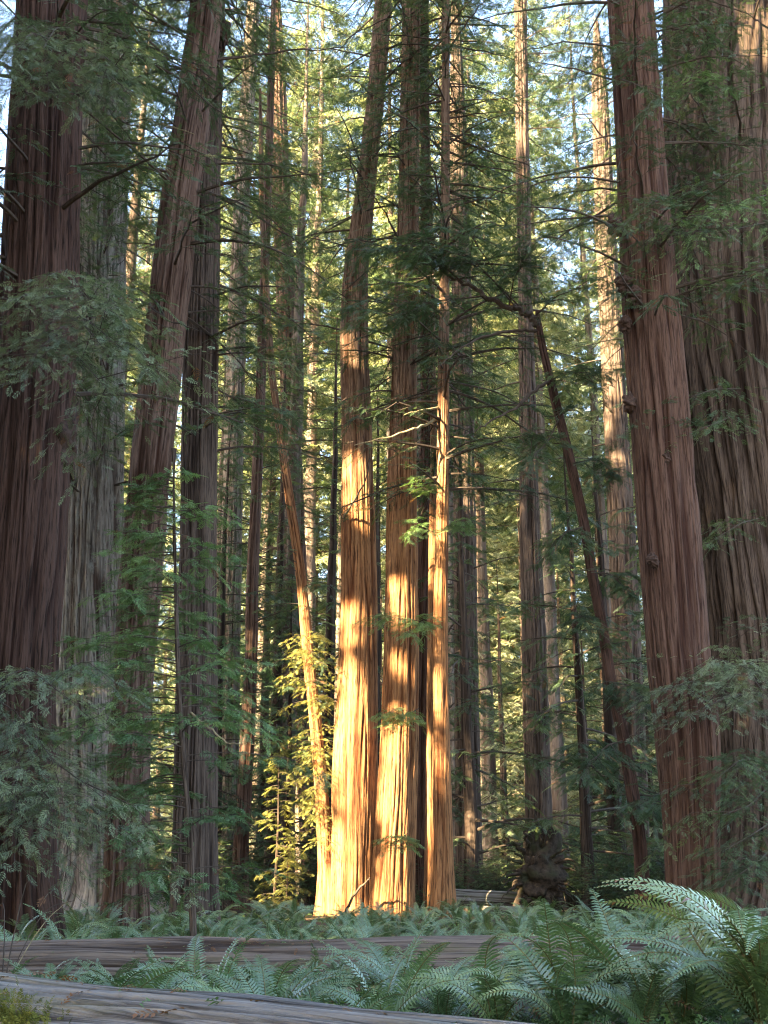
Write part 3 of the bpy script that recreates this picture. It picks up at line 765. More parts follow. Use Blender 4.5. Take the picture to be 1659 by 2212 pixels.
# right trunks: sprays crossing them
for n_, (k_, p_, lf) in enumerate([
    ('T17', [(1500, 1460, 31.5), (1540, 1420, 27), (1640, 1450, 24)], 'leaf_grey'), ('T17', [(1560, 1480, 31.5), (1500, 1470, 27), (1430, 1490, 24)], 'leaf_grey'),
    ('T17', [(1600, 1500, 31.5), (1580, 1500, 27), (1480, 1550, 24)], 'leaf_grey'), ('T17', [(1600, 1460, 31.5), (1610, 1440, 27), (1660, 1510, 24)], 'leaf_grey'),
    ('T17', [(1659, 420, 31.5), (1600, 440, 28), (1450, 480, 26)], 'leaf_young'), ('T17', [(1659, 480, 31.5), (1560, 500, 28), (1420, 500, 26)], 'leaf'),
    ('T17', [(1480, 220, 31.5), (1500, 180, 29), (1510, 120, 28)], 'leaf_young'), ('T17', [(1470, 200, 31.5), (1480, 190, 29), (1530, 190, 28)], 'leaf_young'), ('T17', [(1659, 580, 31.5), (1640, 580, 28), (1590, 620, 26)], 'leaf'),
    ('T16', [(1340, 90, 27.6), (1380, 100, 26), (1420, 130, 25)], 'leaf'), ('T16', [(1340, 170, 27.6), (1370, 180, 26), (1440, 220, 25)], 'leaf'),
    ('T16', [(1430, 430, 27.6), (1400, 440, 26), (1330, 500, 25)], 'leaf'), ('T17', [(1600, 840, 31.5), (1540, 840, 29), (1490, 860, 28)], 'leaf'),
    ('T17', [(1659, 1640, 31.5), (1600, 1640, 28), (1550, 1680, 26)], 'leaf'), ('T17', [(1659, 1700, 31.5), (1620, 1740, 28), (1560, 1760, 26)], 'leaf'),
    ('T17', [(1670, 1600, 31.5), (1660, 1650, 28), (1630, 1740, 26)], 'leaf'),
    ('T17', [(1659, 1840, 31.5), (1640, 1860, 28), (1580, 1900, 26)], 'leaf'),
    ('T17', [(1659, 1780, 31.5), (1630, 1800, 28), (1560, 1840, 26)], 'leaf'), ('T17', [(1640, 1120, 31.5), (1600, 1130, 29), (1520, 1180, 28)], 'leaf'), ('T17', [(1580, 900, 31.5), (1530, 920, 29), (1430, 960, 28)], 'leaf'),
]):
    bough(k_, p_, 1600 + n_, lf, rad=0.022, bare=0.12, slen=0.28, step=0.18, l2=0.4, m=6, sub=2, tint=(0.2, 0.8))

# burls and knots
part('burl', lump(at(140, 950, 24.0), (0.27, 0.4, 0.85), 58, M['burl'], K['T1'].base, rough=0.5), TREE['T1'])
part('burl', lump(at(482, 80, 29.8), (0.22, 0.3, 0.5), 7, M['burl'], K['T4'].base), TREE['T4'])
for n_, (a, b, s) in enumerate([(1328, 488, 0.22), (1349, 615, 0.2), (1352, 700, 0.16), (1372, 640, 0.2), (1358, 870, 0.16), (1440, 990, 0.12), (1410, 1210, 0.12)]):
    part('knot', lump(at(a, b, 28.0 if n_ not in (3, 5, 6) else 27.75), (s * 1.1, s * 0.8, s * 1.5), 20 + n_, M['burl'], K['T16'].base, 'knot'), TREE['T16'])

# ------------------------------------------------------------------ understory conifers and the far forest
def plain_tree(seed, H, r0, z0, nb, L0, L1, kind, slen, step, m, mat):
    """a whole tree at the origin: trunk mesh and crown mesh to be shared by copies"""
    r = np.random.default_rng(seed)
    T = Trunk()
    zs = np.arange(-0.5, H + 0.8, 0.8); n = len(zs)
    w = np.cumsum(r.normal(0, 0.02, n)); w -= w[0]
    T.z, T.x, T.y = zs, w, np.cumsum(r.normal(0, 0.02, n)); T.base = np.zeros(3)
    T.r = r0 * (1 - 0.93 * np.clip(zs / H, 0, 1) ** 1.1) + 0.25 * r0 * np.exp(-np.maximum(zs, 0) / 0.8)
    na = 30
    th = np.linspace(0, 2 * math.pi, na + 1)[:-1]
    TH, ZZ = np.meshgrid(th, zs); g = TH / (2 * math.pi)
    rid = vn(g * 13 + 0, ZZ * 0.15, 13, seed)
    RR = T.r[:, None] * (0.93 + 0.14 * rid)
    V = np.stack([T.x[:, None] + RR * np.cos(TH), T.y[:, None] + RR * np.sin(TH), ZZ], -1).reshape(-1, 3)
    i = np.arange(n - 1)[:, None]; j = np.arange(na)[None]; j2 = (j + 1) % na
    Q = np.stack([i * na + j, i * na + j2, (i + 1) * na + j2, (i + 1) * na + j], -1).reshape(-1, 4)
    u = (np.arange(na + 1) / na) * 2 * math.pi * r0
    o1 = np.ones((n - 1, na))
    uu = np.stack([o1 * u[:-1], o1 * u[1:], o1 * u[1:], o1 * u[:-1]], -1)
    vv = np.stack([o1 * zs[:-1, None]] * 2 + [o1 * zs[1:, None]] * 2, -1)
    tm = raw_mesh('trunk', V, Q, [mat], smooth=True, uv=np.stack([uu, vv], -1), attrs={'ridge': rid.ravel()})
    return T, tm


def shared_crown(T, seed, z0, z1, n, L0, L1, leaf, kind, slen, step, m, tint=(0.1, 0.8)):
    return crown_on(T, seed, z0, z1, n, L0, L1, leaf, kind, cut=False, slen=slen, step=step, m=m, tint=tint)


def copy_tree(src_parts, name, label, cat, group, loc, rz, s, sz=None):
    o = thing(name, label, cat, loc, group, rz)
    o.scale = (s, s, sz or s)
    for nm, me in src_parts: part(nm, me, o)
    return o


under = []; under_T = []
for q in range(5):
    H = [16, 20, 24, 28, 22][q]
    T, tm = plain_tree(700 + q, H, 0.22 + 0.05 * q, 0, 0, 0, 0, 'mid', 0, 0, 0, M['bark_grey'])
    under_T.append(T)
    under.append((('trunk', tm), ('crown', shared_crown(T, 720 + q, 2.0, H - 0.3, 58, 4.2, 0.9, M['leaf'], 'mid', 0.56, 0.34, 6, (0.1, 0.85)))))
far = []
for q in range(5):
    H = [62, 70, 56, 66, 74][q]
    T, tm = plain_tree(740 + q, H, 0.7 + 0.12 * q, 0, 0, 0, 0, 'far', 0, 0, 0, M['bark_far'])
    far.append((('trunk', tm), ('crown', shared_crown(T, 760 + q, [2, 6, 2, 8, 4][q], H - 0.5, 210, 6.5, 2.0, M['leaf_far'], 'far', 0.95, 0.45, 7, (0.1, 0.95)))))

USPOT = [(300, 44, 0), (460, 48, 1), (585, 54, 3), (615, 47, 0), (705, 50, 3), (812, 54, 3), (1020, 47, 1), 
         (1270, 43, 0), (1340, 47, 4), (560, 64, 3), (250, 56, 3), (180, 48, 4), (60, 46, 3), (1560, 50, 3), (-60, 52, 2), (1700, 60, 3)]
for q, (px, Y, kd) in enumerate(USPOT):
    x = ground_x(px, Y)
    copy_tree(under[kd], 'understory_redwood', 'shaded slender redwood with feathery branches down to the ground behind the big trunks', 'tree', 'shaded understory redwoods behind the big trunks',
              (x, Y, float(terrain(x, Y)) - 0.1), rng.uniform(0, 6.28), rng.uniform(0.85, 1.15))
mid = []
for q in range(4):
    H = [50, 58, 44, 54][q]
    T, tm = plain_tree(780 + q, H, 0.55 + 0.1 * q, 0, 0, 0, 0, 'mid', 0, 0, 0, M['bark_far'])
    mid.append((('trunk', tm), ('crown', shared_crown(T, 790 + q, [8, 14, 5, 11][q], H - 0.5, 75, 5.2, 2.6, M['leaf'], 'mid', 0.68, 0.44, 6, (0.1, 0.9)))))
for q, (px, Y) in enumerate([(440, 62), (610, 58), (915, 62), (160, 62), (30, 58), (1500, 61), (1640, 60)]):
    x = ground_x(px, Y)
    copy_tree(mid[q % 4], 'mature_redwood', 'tall shaded redwood with a dense crown just behind the grove', 'tree', 'tall shaded redwoods just behind the grove',
              (x, Y, float(terrain(x, Y)) - 0.1), rng.uniform(0, 6.28), rng.uniform(0.9, 1.1))
hi = []
for q in range(3):
    H = [74, 80, 70][q]
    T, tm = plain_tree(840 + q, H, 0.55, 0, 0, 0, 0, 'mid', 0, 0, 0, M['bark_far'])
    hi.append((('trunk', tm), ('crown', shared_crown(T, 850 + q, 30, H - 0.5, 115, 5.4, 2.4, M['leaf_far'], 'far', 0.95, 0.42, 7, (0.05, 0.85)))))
for q, (px, Y) in enumerate([(850, 74), (985, 70), (1060, 80), (1215, 76), (1345, 80), (1180, 92), (470, 82), (655, 80), (545, 86), (730, 84), (110, 72)]):
    x = ground_x(px, Y)
    copy_tree(hi[q % 3], 'tall_redwood', 'very tall redwood behind the grove with bare lower trunk and sunlit top', 'tree', 'very tall redwoods with sunlit tops behind the grove',
              (x, Y, float(terrain(x, Y)) - 0.1), rng.uniform(0, 6.28), rng.uniform(0.95, 1.1))
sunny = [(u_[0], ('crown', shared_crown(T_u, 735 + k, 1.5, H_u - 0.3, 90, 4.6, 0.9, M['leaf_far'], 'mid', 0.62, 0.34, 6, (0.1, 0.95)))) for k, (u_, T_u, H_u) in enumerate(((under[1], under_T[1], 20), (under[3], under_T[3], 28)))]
for q, (px, Y) in enumerate([(1010, 82), (1060, 90), (1095, 80), (1150, 88), (1205, 80), (1235, 92), (1285, 84), (1330, 90), (220, 84), (330, 92), (455, 86), (560, 82), (630, 90), (820, 86), (1420, 86)]):
    x = ground_x(px, Y)
    copy_tree(sunny[q % 2], 'sunlit_redwood', 'young bright yellow green redwood lit by the sun beyond the shaded trees', 'tree', 'young sunlit redwoods beyond the shaded trees',
              (x, Y, float(terrain(x, Y)) - 0.1), rng.uniform(0, 6.28), rng.uniform(0.9, 1.3))
cnt = 0
for Y, stp in ((100, 8.5), (114, 8.5), (130, 9), (150, 10), (178, 12)):
    xl = np.arange(-0.44 * Y, 0.44 * Y, stp)
    for x in xl:
        xx = x + rng.uniform(-2.5, 2.5); yy = Y + rng.uniform(-5, 5)
        pxx = 829.5 + xx / yy * 2400 * 0.95
        if 325 < pxx < 385 or 500 < pxx < 530: continue
        copy_tree(far[cnt % 5], 'distant_redwood', 'tall sunlit redwood far off behind the grove', 'tree', 'sunlit redwoods far behind the grove',
                  (xx, yy, float(terrain(xx, yy)) - 0.2), rng.uniform(0, 6.28), rng.uniform(0.95, 1.25))
        cnt += 1

# ------------------------------------------------------------------ unseen trees added at the left to shade the grove, with gaps for sunbeams
SH = np.array([-SUN_DIR[0], -SUN_DIR[1]]) / math.hypot(SUN_DIR[0], SUN_DIR[1])   # horizontal, away from the sun
PT = np.array([-SH[1] * -1, SH[0] * -1])
PT = np.array([math.cos(SUN_PHI), -math.sin(SUN_PHI)])
TS, tms = plain_tree(800, 72, 0.45, 0, 0, 0, 0, 'huge', 0, 0, 0, M['bark_brown'])
nsh = 0
for row in range(4):
    for t in np.arange(-38 + row * 1.35, 25, 5.4):
        jt = rng.uniform(-0.8, 0.8)
        if -18.6 < t < -11.0: t, jt = -12.95 + rng.uniform(-0.08, 0.08), 0
        elif -19.6 < t < -10.2: jt = 0
        p = np.array([-22.0, 2.0]) + PT * (t + jt) - SH * (row * 7 + rng.uniform(-0.8, 0.8))
        base = np.array([p[0], p[1], float(terrain(p[0], p[1])) - 0.2])
        T = Trunk(); T.z, T.x, T.y, T.r, T.base = TS.z + base[2], TS.x + p[0], TS.y + p[1], TS.r, base
        cm = crown_on(T, 820 + nsh, 5, 71, 165, 5.6, 3.8, M['leaf'], 'huge', slen=1.3, step=0.7, m=5, rad=0.07, margin=0.12)
        o = thing('added_shade_redwood', 'added unseen dense crowned redwood shading the grove from beyond its left side', 'tree', base, 'added redwoods shading the grove from the left')
        part('trunk', tms, o); part('crown', cm, o)
        nsh += 1

# ------------------------------------------------------------------ logs
def log_mesh(A, B, rad, mat, seed, amp=0.03, ridge=0.09, end_r=None, lumpy=0.2):
    A, B = np.asarray(A, float), np.asarray(B, float)
    L = np.linalg.norm(B - A); d = (B - A) / L
    s = np.cross(d, [0, 0, 1.0]); s /= np.linalg.norm(s); u = np.cross(s, d)
    n = int(L / 0.06); na = 150
    zs = np.linspace(0, L, n); th = np.linspace(0, 2 * math.pi, na + 1)[:-1] - math.pi / 2
    TH, ZZ = np.meshgrid(th, zs); g = (TH + math.pi / 2) / (2 * math.pi)
    wob = (vn(g * 5, ZZ * 0.3, 5, seed) - 0.5) * 0.06
    n1 = int(2 * math.pi * rad / ridge); n2 = n1 * 2
    a1 = vn((g + wob) * n1, ZZ * 0.2, n1, seed + 1); a2 = vn((g + wob) * n2, ZZ * 0.5, n2, seed + 2); a3 = vn(g * 6, ZZ * 0.7, 6, seed + 3)
    rid = 0.6 * np.clip(np.abs(2 * a1 - 1) * 2.5, 0, 1) ** 0.6 + 0.4 * np.clip(np.abs(2 * a2 - 1) * 2, 0, 1)
    R0 = np.interp(ZZ, [0, L], [rad, end_r or rad])
    RR = R0 * (1 - lumpy * 0.5 + lumpy * a3) + (rid - 0.7) * amp
    V = (A[None, None] + d * ZZ[..., None] + RR[..., None] * (np.cos(TH)[..., None] * s + np.sin(TH)[..., None] * u)).reshape(-1, 3)
    i = np.arange(n - 1)[:, None]; j = np.arange(na)[None]; j2 = (j + 1) % na
    Q = np.stack([i * na + j, i * na + j2, (i + 1) * na + j2, (i + 1) * na + j], -1).reshape(-1, 4)
    nv = len(V)
    V = np.r_[V, [A], [B]]
    jj = np.arange(0, na, 2)
    c0 = np.stack([np.full(len(jj), nv), jj, (jj + 1) % na, (jj + 2) % na], -1)[:, [0, 3, 2, 1]]
    o = (n - 1) * na
    c1 = np.stack([np.full(len(jj), nv + 1), o + jj, o + (jj + 1) % na, o + (jj + 2) % na], -1)
    Q = np.r_[Q, c0, c1]
    u_ = (np.arange(na + 1) / na) * 2 * math.pi * rad
    o1 = np.ones((n - 1, na))
    uu = np.stack([o1 * u_[:-1], o1 * u_[1:], o1 * u_[1:], o1 * u_[:-1]], -1).reshape(-1, 4)
    vv = np.stack([o1 * zs[:-1, None]] * 2 + [o1 * zs[1:, None]] * 2, -1).reshape(-1, 4)
    uv = np.stack([uu, vv], -1)
    uv = np.r_[uv, np.zeros((2 * len(jj), 4, 2))]
    return raw_mesh('log', V, Q, [mat], smooth=True, uv=uv, attrs={'ridge': np.r_[np.clip(rid, 0, 1).ravel(), 0.5, 0.5]})


M['log_grey'] = bark_mat('weathered_log', (0.07, 0.055, 0.045), (0.30, 0.28, 0.255), (0.03, 0.024, 0.02), moss=0.7, fs=2.2)
M['log_brown'] = bark_mat('brown_log', (0.05, 0.033, 0.024), (0.19, 0.145, 0.115), (0.028, 0.018, 0.014), moss=0.35, fs=1.6)
def litter(log, A, B, rad, n, seed):
    r = np.random.default_rng(seed); A, B = np.array(A), np.array(B)
    d = (B - A) / np.linalg.norm(B - A); s_ = np.cross(d, [0, 0, 1.0]); s_ /= np.linalg.norm(s_); u = np.cross(s_, d)
    f = r.random(n); cl = r.normal(0, 0.5, n)
    P = A + (B - A) * f[:, None] + (rad + 0.004) * (np.sin(cl)[:, None] * s_ + np.cos(cl)[:, None] * u)
    D = norm(r.normal(0, 1, (n, 3)) * np.array([1, 1, 0.25]))
    F = Foliage(seed, 'far'); F.sprays(P, D, r.uniform(0.03, 0.11, n), np.where(r.random(n) < 0.8, 1.0, 0.5), None)
    q = bpy.data.objects.new('needle_litter', F.build('needle_litter', M['herb'], cut=False)); COL.objects.link(q); q.parent = log; q['kind'] = 'stuff'


o = bpy.data.objects.new('fallen_log', log_mesh((-6.8, 10.25, 0.42), (3.0, 1.25, 0.43), 0.44, M['log_grey'], 41, 0.035, 0.045, None, 0.05)); COL.objects.link(o)
tag(o, 'weathered grey fallen log across the front with green moss at its left end', 'log')
litter(o, (-6.8, 10.25, 0.42), (3.0, 1.25, 0.43), 0.44, 420, 1)
M['moss'] = leaf_mat('moss', (0.06, 0.07, 0.015), (0.13, 0.14, 0.03), (0.21, 0.21, 0.05), trans=0.1, rough=0.9, spec=0.1)
rm = np.random.default_rng(4)
A_, B_ = np.array((-6.8, 10.25, 0.42)), np.array((3.0, 1.25, 0.43)); d_ = (B_ - A_) / np.linalg.norm(B_ - A_); s_ = np.cross(d_, [0, 0, 1.0]); s_ /= np.linalg.norm(s_); u_ = np.cross(s_, d_)
cf = rm.uniform(0.40, 0.585, 70); cc = rm.uniform(0.12, 1.2, 70) + np.maximum(0, cf - 0.46) * 5.5
ix = rm.integers(0, 70, 16000); ff = cf[ix] + rm.normal(0, 0.007, 16000); ca = cc[ix] + rm.normal(0, 0.10, 16000)
nn = np.sin(ca)[:, None] * s_ + np.cos(ca)[:, None] * u_
Fm = Foliage(7, 'far'); Fm.sprays(A_ + (B_ - A_) * ff[:, None] + 0.436 * nn, norm(nn * 0.6 + rm.normal(0, 0.6, nn.shape)), rm.uniform(0.02, 0.05, 16000), rm.uniform(0.1, 0.9, 16000), None)
q_ = bpy.data.objects.new('moss', Fm.build('moss', M['moss'], cut=False)); COL.objects.link(q_); q_.parent = o; q_['kind'] = 'stuff'
o = bpy.data.objects.new('fallen_log', log_mesh((-9.5, 14.0, 0.14), (9.5, 14.6, 0.2), 0.42, M['log_brown'], 51, 0.07, 0.10)); COL.objects.link(o)
tag(o, 'long brown fallen log among the ferns before the sunlit trees', 'log')
litter(o, (-9.5, 14.0, 0.14), (9.5, 14.6, 0.2), 0.42, 900, 2)
o = bpy.data.objects.new('fallen_log', log_mesh((2.2, 44.5, 0.6), (5.6, 42.6, 0.45), 0.3, M['log_grey'], 61, 0.03, 0.1)); COL.objects.link(o)
tag(o, 'grey fallen log lying behind the root wad', 'log')
o = bpy.data.objects.new('fallen_log', log_mesh((3.0, 41.3, 0.2), (5.6, 41.0, 0.15), 0.17, M['log_grey'], 71, 0.02, 0.1)); COL.objects.link(o)
tag(o, 'thin grey log on the ground in front of the root wad', 'log')

# root wad
rw = at(1158, 1885, 42); rw_b = np.array([rw[0], 42, 0.0])
rwt = thing('root_wad', 'dark upturned root wad of a fallen tree with ferns on top', 'root wad', rw_b)
M['root'] = plain_mat('root_wood', (0.010, 0.008, 0.006), (0.075, 0.055, 0.04), 6, bump=1.0, c3=(0.03, 0.034, 0.016))
part('root_mass', lump(rw + np.array([0, 0, -0.1]), (0.7, 0.5, 1.15), 84, M['root'], rw_b, 'root_mass', 60, 46, 0.8), rwt)
rr_ = np.random.default_rng(5)
for q in range(34):
    a = rr_.uniform(0, 6.28)
    p0 = rw + np.array([math.cos(a) * 0.6, -0.35, math.sin(a) * 1.0]); p1 = p0 + np.array([math.cos(a) * 0.5, -0.25 + rr_.normal(0, 0.2), math.sin(a) * 0.6]); p2 = p1 + np.array([math.cos(a + rr_.normal(0, .6)) * 0.35, rr_.normal(0, 0.2), math.sin(a) * 0.3 - 0.3])
    part('root', limb_mesh([([p0, p1, p2], rr_.uniform(0.03, 0.085), 0.01)], rw_b, M['root'], 'root'), rwt)

# ------------------------------------------------------------------ ferns
def frond_mesh(seed, L=1.0, arch=0.55, lift=1.15, pairs=30, wid=0.15, curl=0.0, tone=None):
    """arching sword fern frond growing from the origin along +x"""
    r = np.random.default_rng(seed)
    n = pairs + 6
    t = np.linspace(0, 1, n)
    ang = lift - (lift + arch) * t ** 1.25
    dx, dz = np.cos(ang), np.sin(ang)
    x = np.r_[0, np.cumsum((dx[1:] + dx[:-1]) / 2)] * L / (n - 1); z = np.r_[0, np.cumsum((dz[1:] + dz[:-1]) / 2)] * L / (n - 1)
    y = curl * L * t ** 2
    path = np.stack([x, y, z], 1)
    quads, tint = [], []
    tan = norm(np.gradient(path, axis=0)); side = norm(np.cross(tan, [0, 0.0, 1.0]) + 1e-6); up = np.cross(side, tan)
    st = 3
    base_t = tone if tone is not None else r.uniform(0.2, 0.8)
    for k in range(st, n):
        f = (k - st) / (n - st)
        w = L * wid * (min(1.0, 0.35 + f * 4.5)) * (1 - f ** 2.2) * r.uniform(0.9, 1.1) + 0.006
        hw = L / n * 0.46
        for sd in (-1, 1):
            if r.random() < 0.03: continue
            d = side[k] * sd * 0.95 + tan[k] * (0.22 + 0.35 * f) + up[k] * (0.12 + r.normal(0, 0.06))
            d /= np.linalg.norm(d)
            b = path[k]; m_ = b + d * w * 0.5 + up[k] * w * 0.03; e = b + d * w - up[k] * w * 0.16
            quads.append([b - tan[k] * hw * 0.7, b + tan[k] * hw * 0.8, m_ + tan[k] * hw * 0.75, m_ - tan[k] * hw * 0.75])
            quads.append([m_ - tan[k] * hw * 0.75, m_ + tan[k] * hw * 0.75, e + tan[k] * hw * 0.12, e - tan[k] * hw * 0.12])
            tint += [np.clip(base_t + r.normal(0, 0.08), 0, 0.9 if tone is None else 1)] * 8
    F = Foliage(1); F.tube(path, 0.006 * L, 0.002, 4)
    TQ = np.concatenate(F.tq)
    A = np.concatenate([np.array(quads), TQ]).reshape(-1, 3)
    mi = np.r_[np.zeros(len(quads), int), np.ones(len(TQ), int)]
    return raw_mesh('frond', A, np.arange(len(A)).reshape(-1, 4), [M['fern'], M['stem']], mi, attrs={'tint': np.r_[tint, np.zeros(len(TQ) * 4)]})


M['stem'] = plain_mat('fern_stem', (0.09, 0.07, 0.03), (0.14, 0.13, 0.05), 20)
FR = [frond_mesh(900 + q, 1.0, a, l, 32, w, c) for q, (a, l, w, c) in enumerate([(0.25, 1.3, 0.11, 0.05), (0.5, 1.2, 0.12, -0.08), (-0.1, 1.38, 0.105, 0.03), (0.8, 1.0, 0.12, 0.1), (0.35, 1.35, 0.11, -0.04), (0.8, 1.4, 0.12, 0.0)])]


FR.append(frond_mesh(931, 0.85, 1.2, 0.9, 28, 0.10, 0.1, 1.0))


def fern(x, y, s, label, group, nf=13, seed=0, z=None, name='sword_fern'):
    r = np.random.default_rng(seed + 3000)
    o = thing(name, label, 'fern', (x, y, (float(terrain(x, y)) if z is None else z) - 0.02), group)
    a0 = r.uniform(0, 6.28)
    for k in range(nf):
        f = part('frond', FR[r.integers(0, len(FR) - 1)] if r.random() > 0.07 else FR[-1], o)
        q = s * r.uniform(0.7, 1.15)
        f.scale = (q, q, q)
        az = a0 + k * 6.283 / nf + r.normal(0, 0.2)
        f.rotation_euler = (r.normal(0, 0.3) + 0.35 * math.cos(az), r.normal(0, 0.12) - 0.12, az)
        f.location = (0.03 * math.cos(a0 + k), 0.03 * math.sin(a0 + k), 0)
    return o


# the large fern at the right front
big = thing('sword_fern', 'largest sword fern with broad arching fronds at the right front', 'fern', (at(1640, 2190, 8.6)[0], 8.6, 0.28))
bf = [frond_mesh(950 + q, L, a, l, 44, 0.115, c, [0.85, 0.8, 0.6, 0.5, 0.4][q]) for q, (L, a, l, c) in enumerate([(1.7, 0.3, 1.55, 0.0), (1.75, 0.3, 1.45, 0.05), (1.6, 0.8, 1.5, -0.05), (1.5, 0.25, 1.0, 0.05), (1.3, 0.8, 1.1, 0.0)])]
for q, (az, k, s, tl) in enumerate([(165, 0, 1.0, 0), (150, 1, 0.95, 0.1), (190, 1, 1.0, 0), (178, 3, 0.95, 0.0), (205, 2, 0.9, 0.1), (225, 3, 0.85, 0), (250, 2, 0.8, 0), (275, 4, 0.9, 0.1), (300, 1, 0.8, 0), (330, 2, 0.9, 0), (10, 0, 0.9, 0), (40, 1, 0.9, 0), (75, 2, 0.9, 0), (110, 0, 0.85, 0), (135, 3, 0.9, 0.1), (152, 0, 1.08, 1.1), (128, 1, 1.05, 1.0), (168, 1, 0.95, 1.1), (60, 1, 1.1, -0.9), (258, 2, 1.0, 0.2), (215, 4, 1.0, 0), (183, 4, 1.1, 0), (265, 3, 0.75, 0), (285, 2, 0.95, -.1)]):
    f = part('frond', bf[k], big); f.scale = (s, s, s); f.rotation_euler = (tl + 0.4 * math.cos(R(az)), -0.08, R(az))

r_ = np.random.default_rng(77)
qn = 0
spots = []
for tries in range(4000):
    if len(spots) >= 66: break
    Y = r_.uniform(8.8, 13.6); px = r_.uniform(-120, 1700)
    x = ground_x(px, Y)
    if px < 260 and r_.random() < 0.6: continue
    # keep off the front log
    dlog = ((x + 6.8) * 9.05 + (Y - 10.25) * 9.35) / math.hypot(9.05, 9.35)
    if dlog < 0.75: continue
    if all((x - a) ** 2 + (Y - b) ** 2 > 0.42 ** 2 for a, b, _ in spots): spots.append((x, Y, px))
for x, Y, px in spots:
    s = r_.uniform(0.68, 1.15)
    if Y > 11.8: s *= 0.7
    if px > 900 and Y < 12: s *= 1.1
    fern(x, Y, s, 'green sword fern growing between the two fallen logs', 'sword ferns between the two fallen logs', int(r_.integers(9, 15)), qn); qn += 1
spots = []
for tries in range(9000):
    if len(spots) >= 210: break
    Y = 15.3 + 22 * r_.random() ** 1.3; px = r_.uniform(-80, 1740)
    x = ground_x(px, Y)
    if any((x - K[k].base[0]) ** 2 + (Y - K[k].base[1]) ** 2 < (K[k].r[3] + 0.35) ** 2 for k in K): continue
    if all((x - a) ** 2 + (Y - b) ** 2 > 0.55 ** 2 for a, b in spots): spots.append((x, Y))
for x, Y in spots:
    fern(x, Y, r_.uniform(0.7, 1.15), 'small sword fern in the bed behind the brown log', 'sword ferns behind the brown log', int(r_.integers(7, 11)), qn); qn += 1
for q in range(3):
    fern(rw[0] + (q - 1) * 0.55, 41.8, 0.8, 'sword fern perched on top of the root wad', 'sword ferns on the root wad', 9, 900 + q, rw[2] + 1.1)

# ------------------------------------------------------------------ low shrubs and ground cover
def shrub_mesh(seed, h, w, n, leaf, slen=0.16):
    F = Foliage(seed, 'mid'); r = F.r
    for q in range(n):
        a = r.uniform(0, 6.28); ln = h * r.uniform(0.5, 1.0)
        p0 = np.array([r.normal(0, 0.06), r.normal(0, 0.06), 0]); d = np.array([math.cos(a) * w, math.sin(a) * w, 0])
        P = [p0, p0 + d * 0.3 + [0, 0, ln * 0.6], p0 + d * r.uniform(0.6, 1.0) + [0, 0, ln]]
        F.branch(None, 0, 1, path=P, rad=0.012, step=0.14, l2=0.4, m=4, slen=slen, bare=0.25, tint=(0.1, 0.8))
    return F.build('foliage', leaf, cut=False)


SHR = [shrub_mesh(1900 + q, [1.4, 2.0, 2.6][q], [0.8, 1.1, 1.3][q], [16, 22, 28][q], M['leaf'], 0.26) for q in range(3)]
r_ = np.random.default_rng(78)
sp_ = [(r_.uniform(-40, 1700), r_.uniform(36, 62)) for q in range(85)] + [(r_.uniform(960, 1420), r_.uniform(38, 50)) for q in range(22)]
for px, Y in sp_:
    x = ground_x(px, Y)
    if 690 < px < 985 and Y < 41.5: continue
    if 970 < px < 1240 and Y < 43.5: continue
    o = bpy.data.objects.new('huckleberry_shrub', SHR[r_.integers(0, 3)]); COL.objects.link(o)
    o.location = (x, Y, float(terrain(x, Y)) - 0.05); o.rotation_euler = (0, 0, r_.uniform(0, 6.28)); s = r_.uniform(0.7, 1.25); o.scale = (s, s, s)
    tag(o, 'dark leafy shrub on the shaded floor behind the grove', 'shrub', 'shrubs on the shaded floor behind the grove')

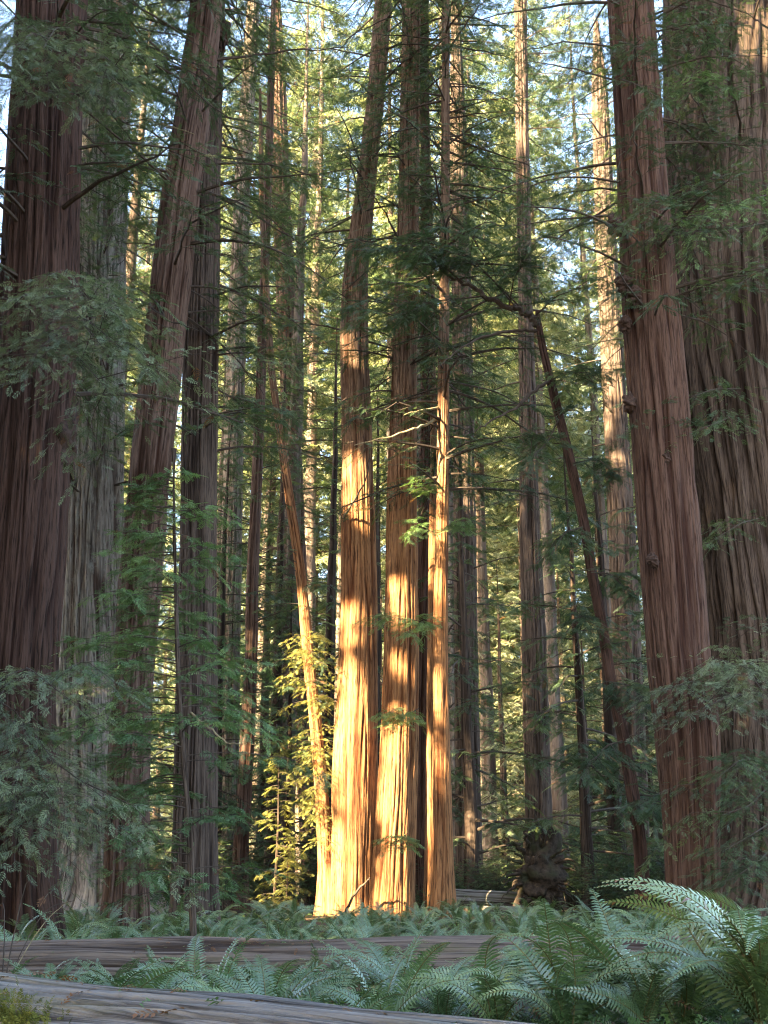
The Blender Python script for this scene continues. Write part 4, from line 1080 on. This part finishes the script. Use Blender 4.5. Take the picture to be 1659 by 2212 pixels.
# ground cover: tiny leaves, uncountable
n = 26000
gx = r_.uniform(-1, 1, n); gy = 6.5 + 36 * r_.random(n) ** 1.6; gx = gx * (0.42 * gy + 1.5)
kk = (((gx + 6.8) * 8.83 + (gy - 10.25) * 10.0) / math.hypot(8.83, 10.0) > 0.5) & (np.abs(gy - 14.45) > 0.42)
gx, gy = gx[kk], gy[kk]; n = len(gx)
gz = terrain(gx, gy) + r_.uniform(0.02, 0.16, n)
D = norm(np.c_[r_.normal(0, 1, n), r_.normal(0, 1, n), r_.normal(0.1, 0.35, n)])
F = Foliage(99, 'far'); F.sprays(np.c_[gx, gy, gz], D, r_.uniform(0.07, 0.2, n), r_.uniform(0.1, 0.9, n), None)
o = bpy.data.objects.new('ground_cover', F.build('ground_cover', M['herb'], cut=False)); COL.objects.link(o)
tag(o, 'low green ground cover among the ferns', 'ground cover', kind='stuff')

# a sunlit sapling and bare shrubs
T_, tm_ = plain_tree(870, 7.0, 0.07, 0, 0, 0, 0, 'mid', 0, 0, 0, M['bark_grey'])
for q, (px, Y, sc_) in enumerate([(592, 41.2, 0.9), (622, 41.0, 0.4)]):
    x = ground_x(px, Y)
    o = thing('redwood_sapling', ['young sunlit bushy redwood in a sunbeam left of the slim leaning sunlit tree', 'knee high sunlit seedling at the foot of the slim leaning sunlit tree'][q], 'tree', (x, Y, float(terrain(x, Y))), None, q * 2.0)
    o.scale = (sc_, sc_, sc_)
    part('trunk', tm_, o)
    if q == 0: scm = crown_on(T_, 871, 0.4, 6.8, 60, 1.4, 0.3, M['leaf_sunlit'], 'near', cut=False, slen=0.24, step=0.16, m=6, tint=(0.4, 0.9), rad=0.03)
    part('crown', scm, o)
r_ = np.random.default_rng(55)
for px, Y, lab, ns in ((30, 13.2, 'bare leafless shrub with pale stems standing by the left end of the brown log', 7),):
    x = ground_x(px, Y); b_ = np.array([x, Y, float(terrain(x, Y))])
    o = thing('bare_shrub', lab, 'shrub', b_)
    for k in range(ns):
        a = r_.uniform(0, 6.28); h_ = r_.uniform(0.7, 1.7) * (1.5 if Y > 15 else 1)
        d_ = np.array([math.cos(a), 0.5 * math.sin(a), 0])
        P_ = [b_, b_ + d_ * 0.15 + [0, 0, h_ * 0.45], b_ + d_ * 0.4 + [0, 0, h_ * 0.85], b_ + d_ * r_.uniform(0.6, 1.0) + [0, 0, h_ * r_.uniform(0.7, 1.05)]]
        part('stem', limb_mesh([(P_, 0.009, 0.003)], b_, M['dead'] if k % 2 else M['wood'], 'stem', 4), o)
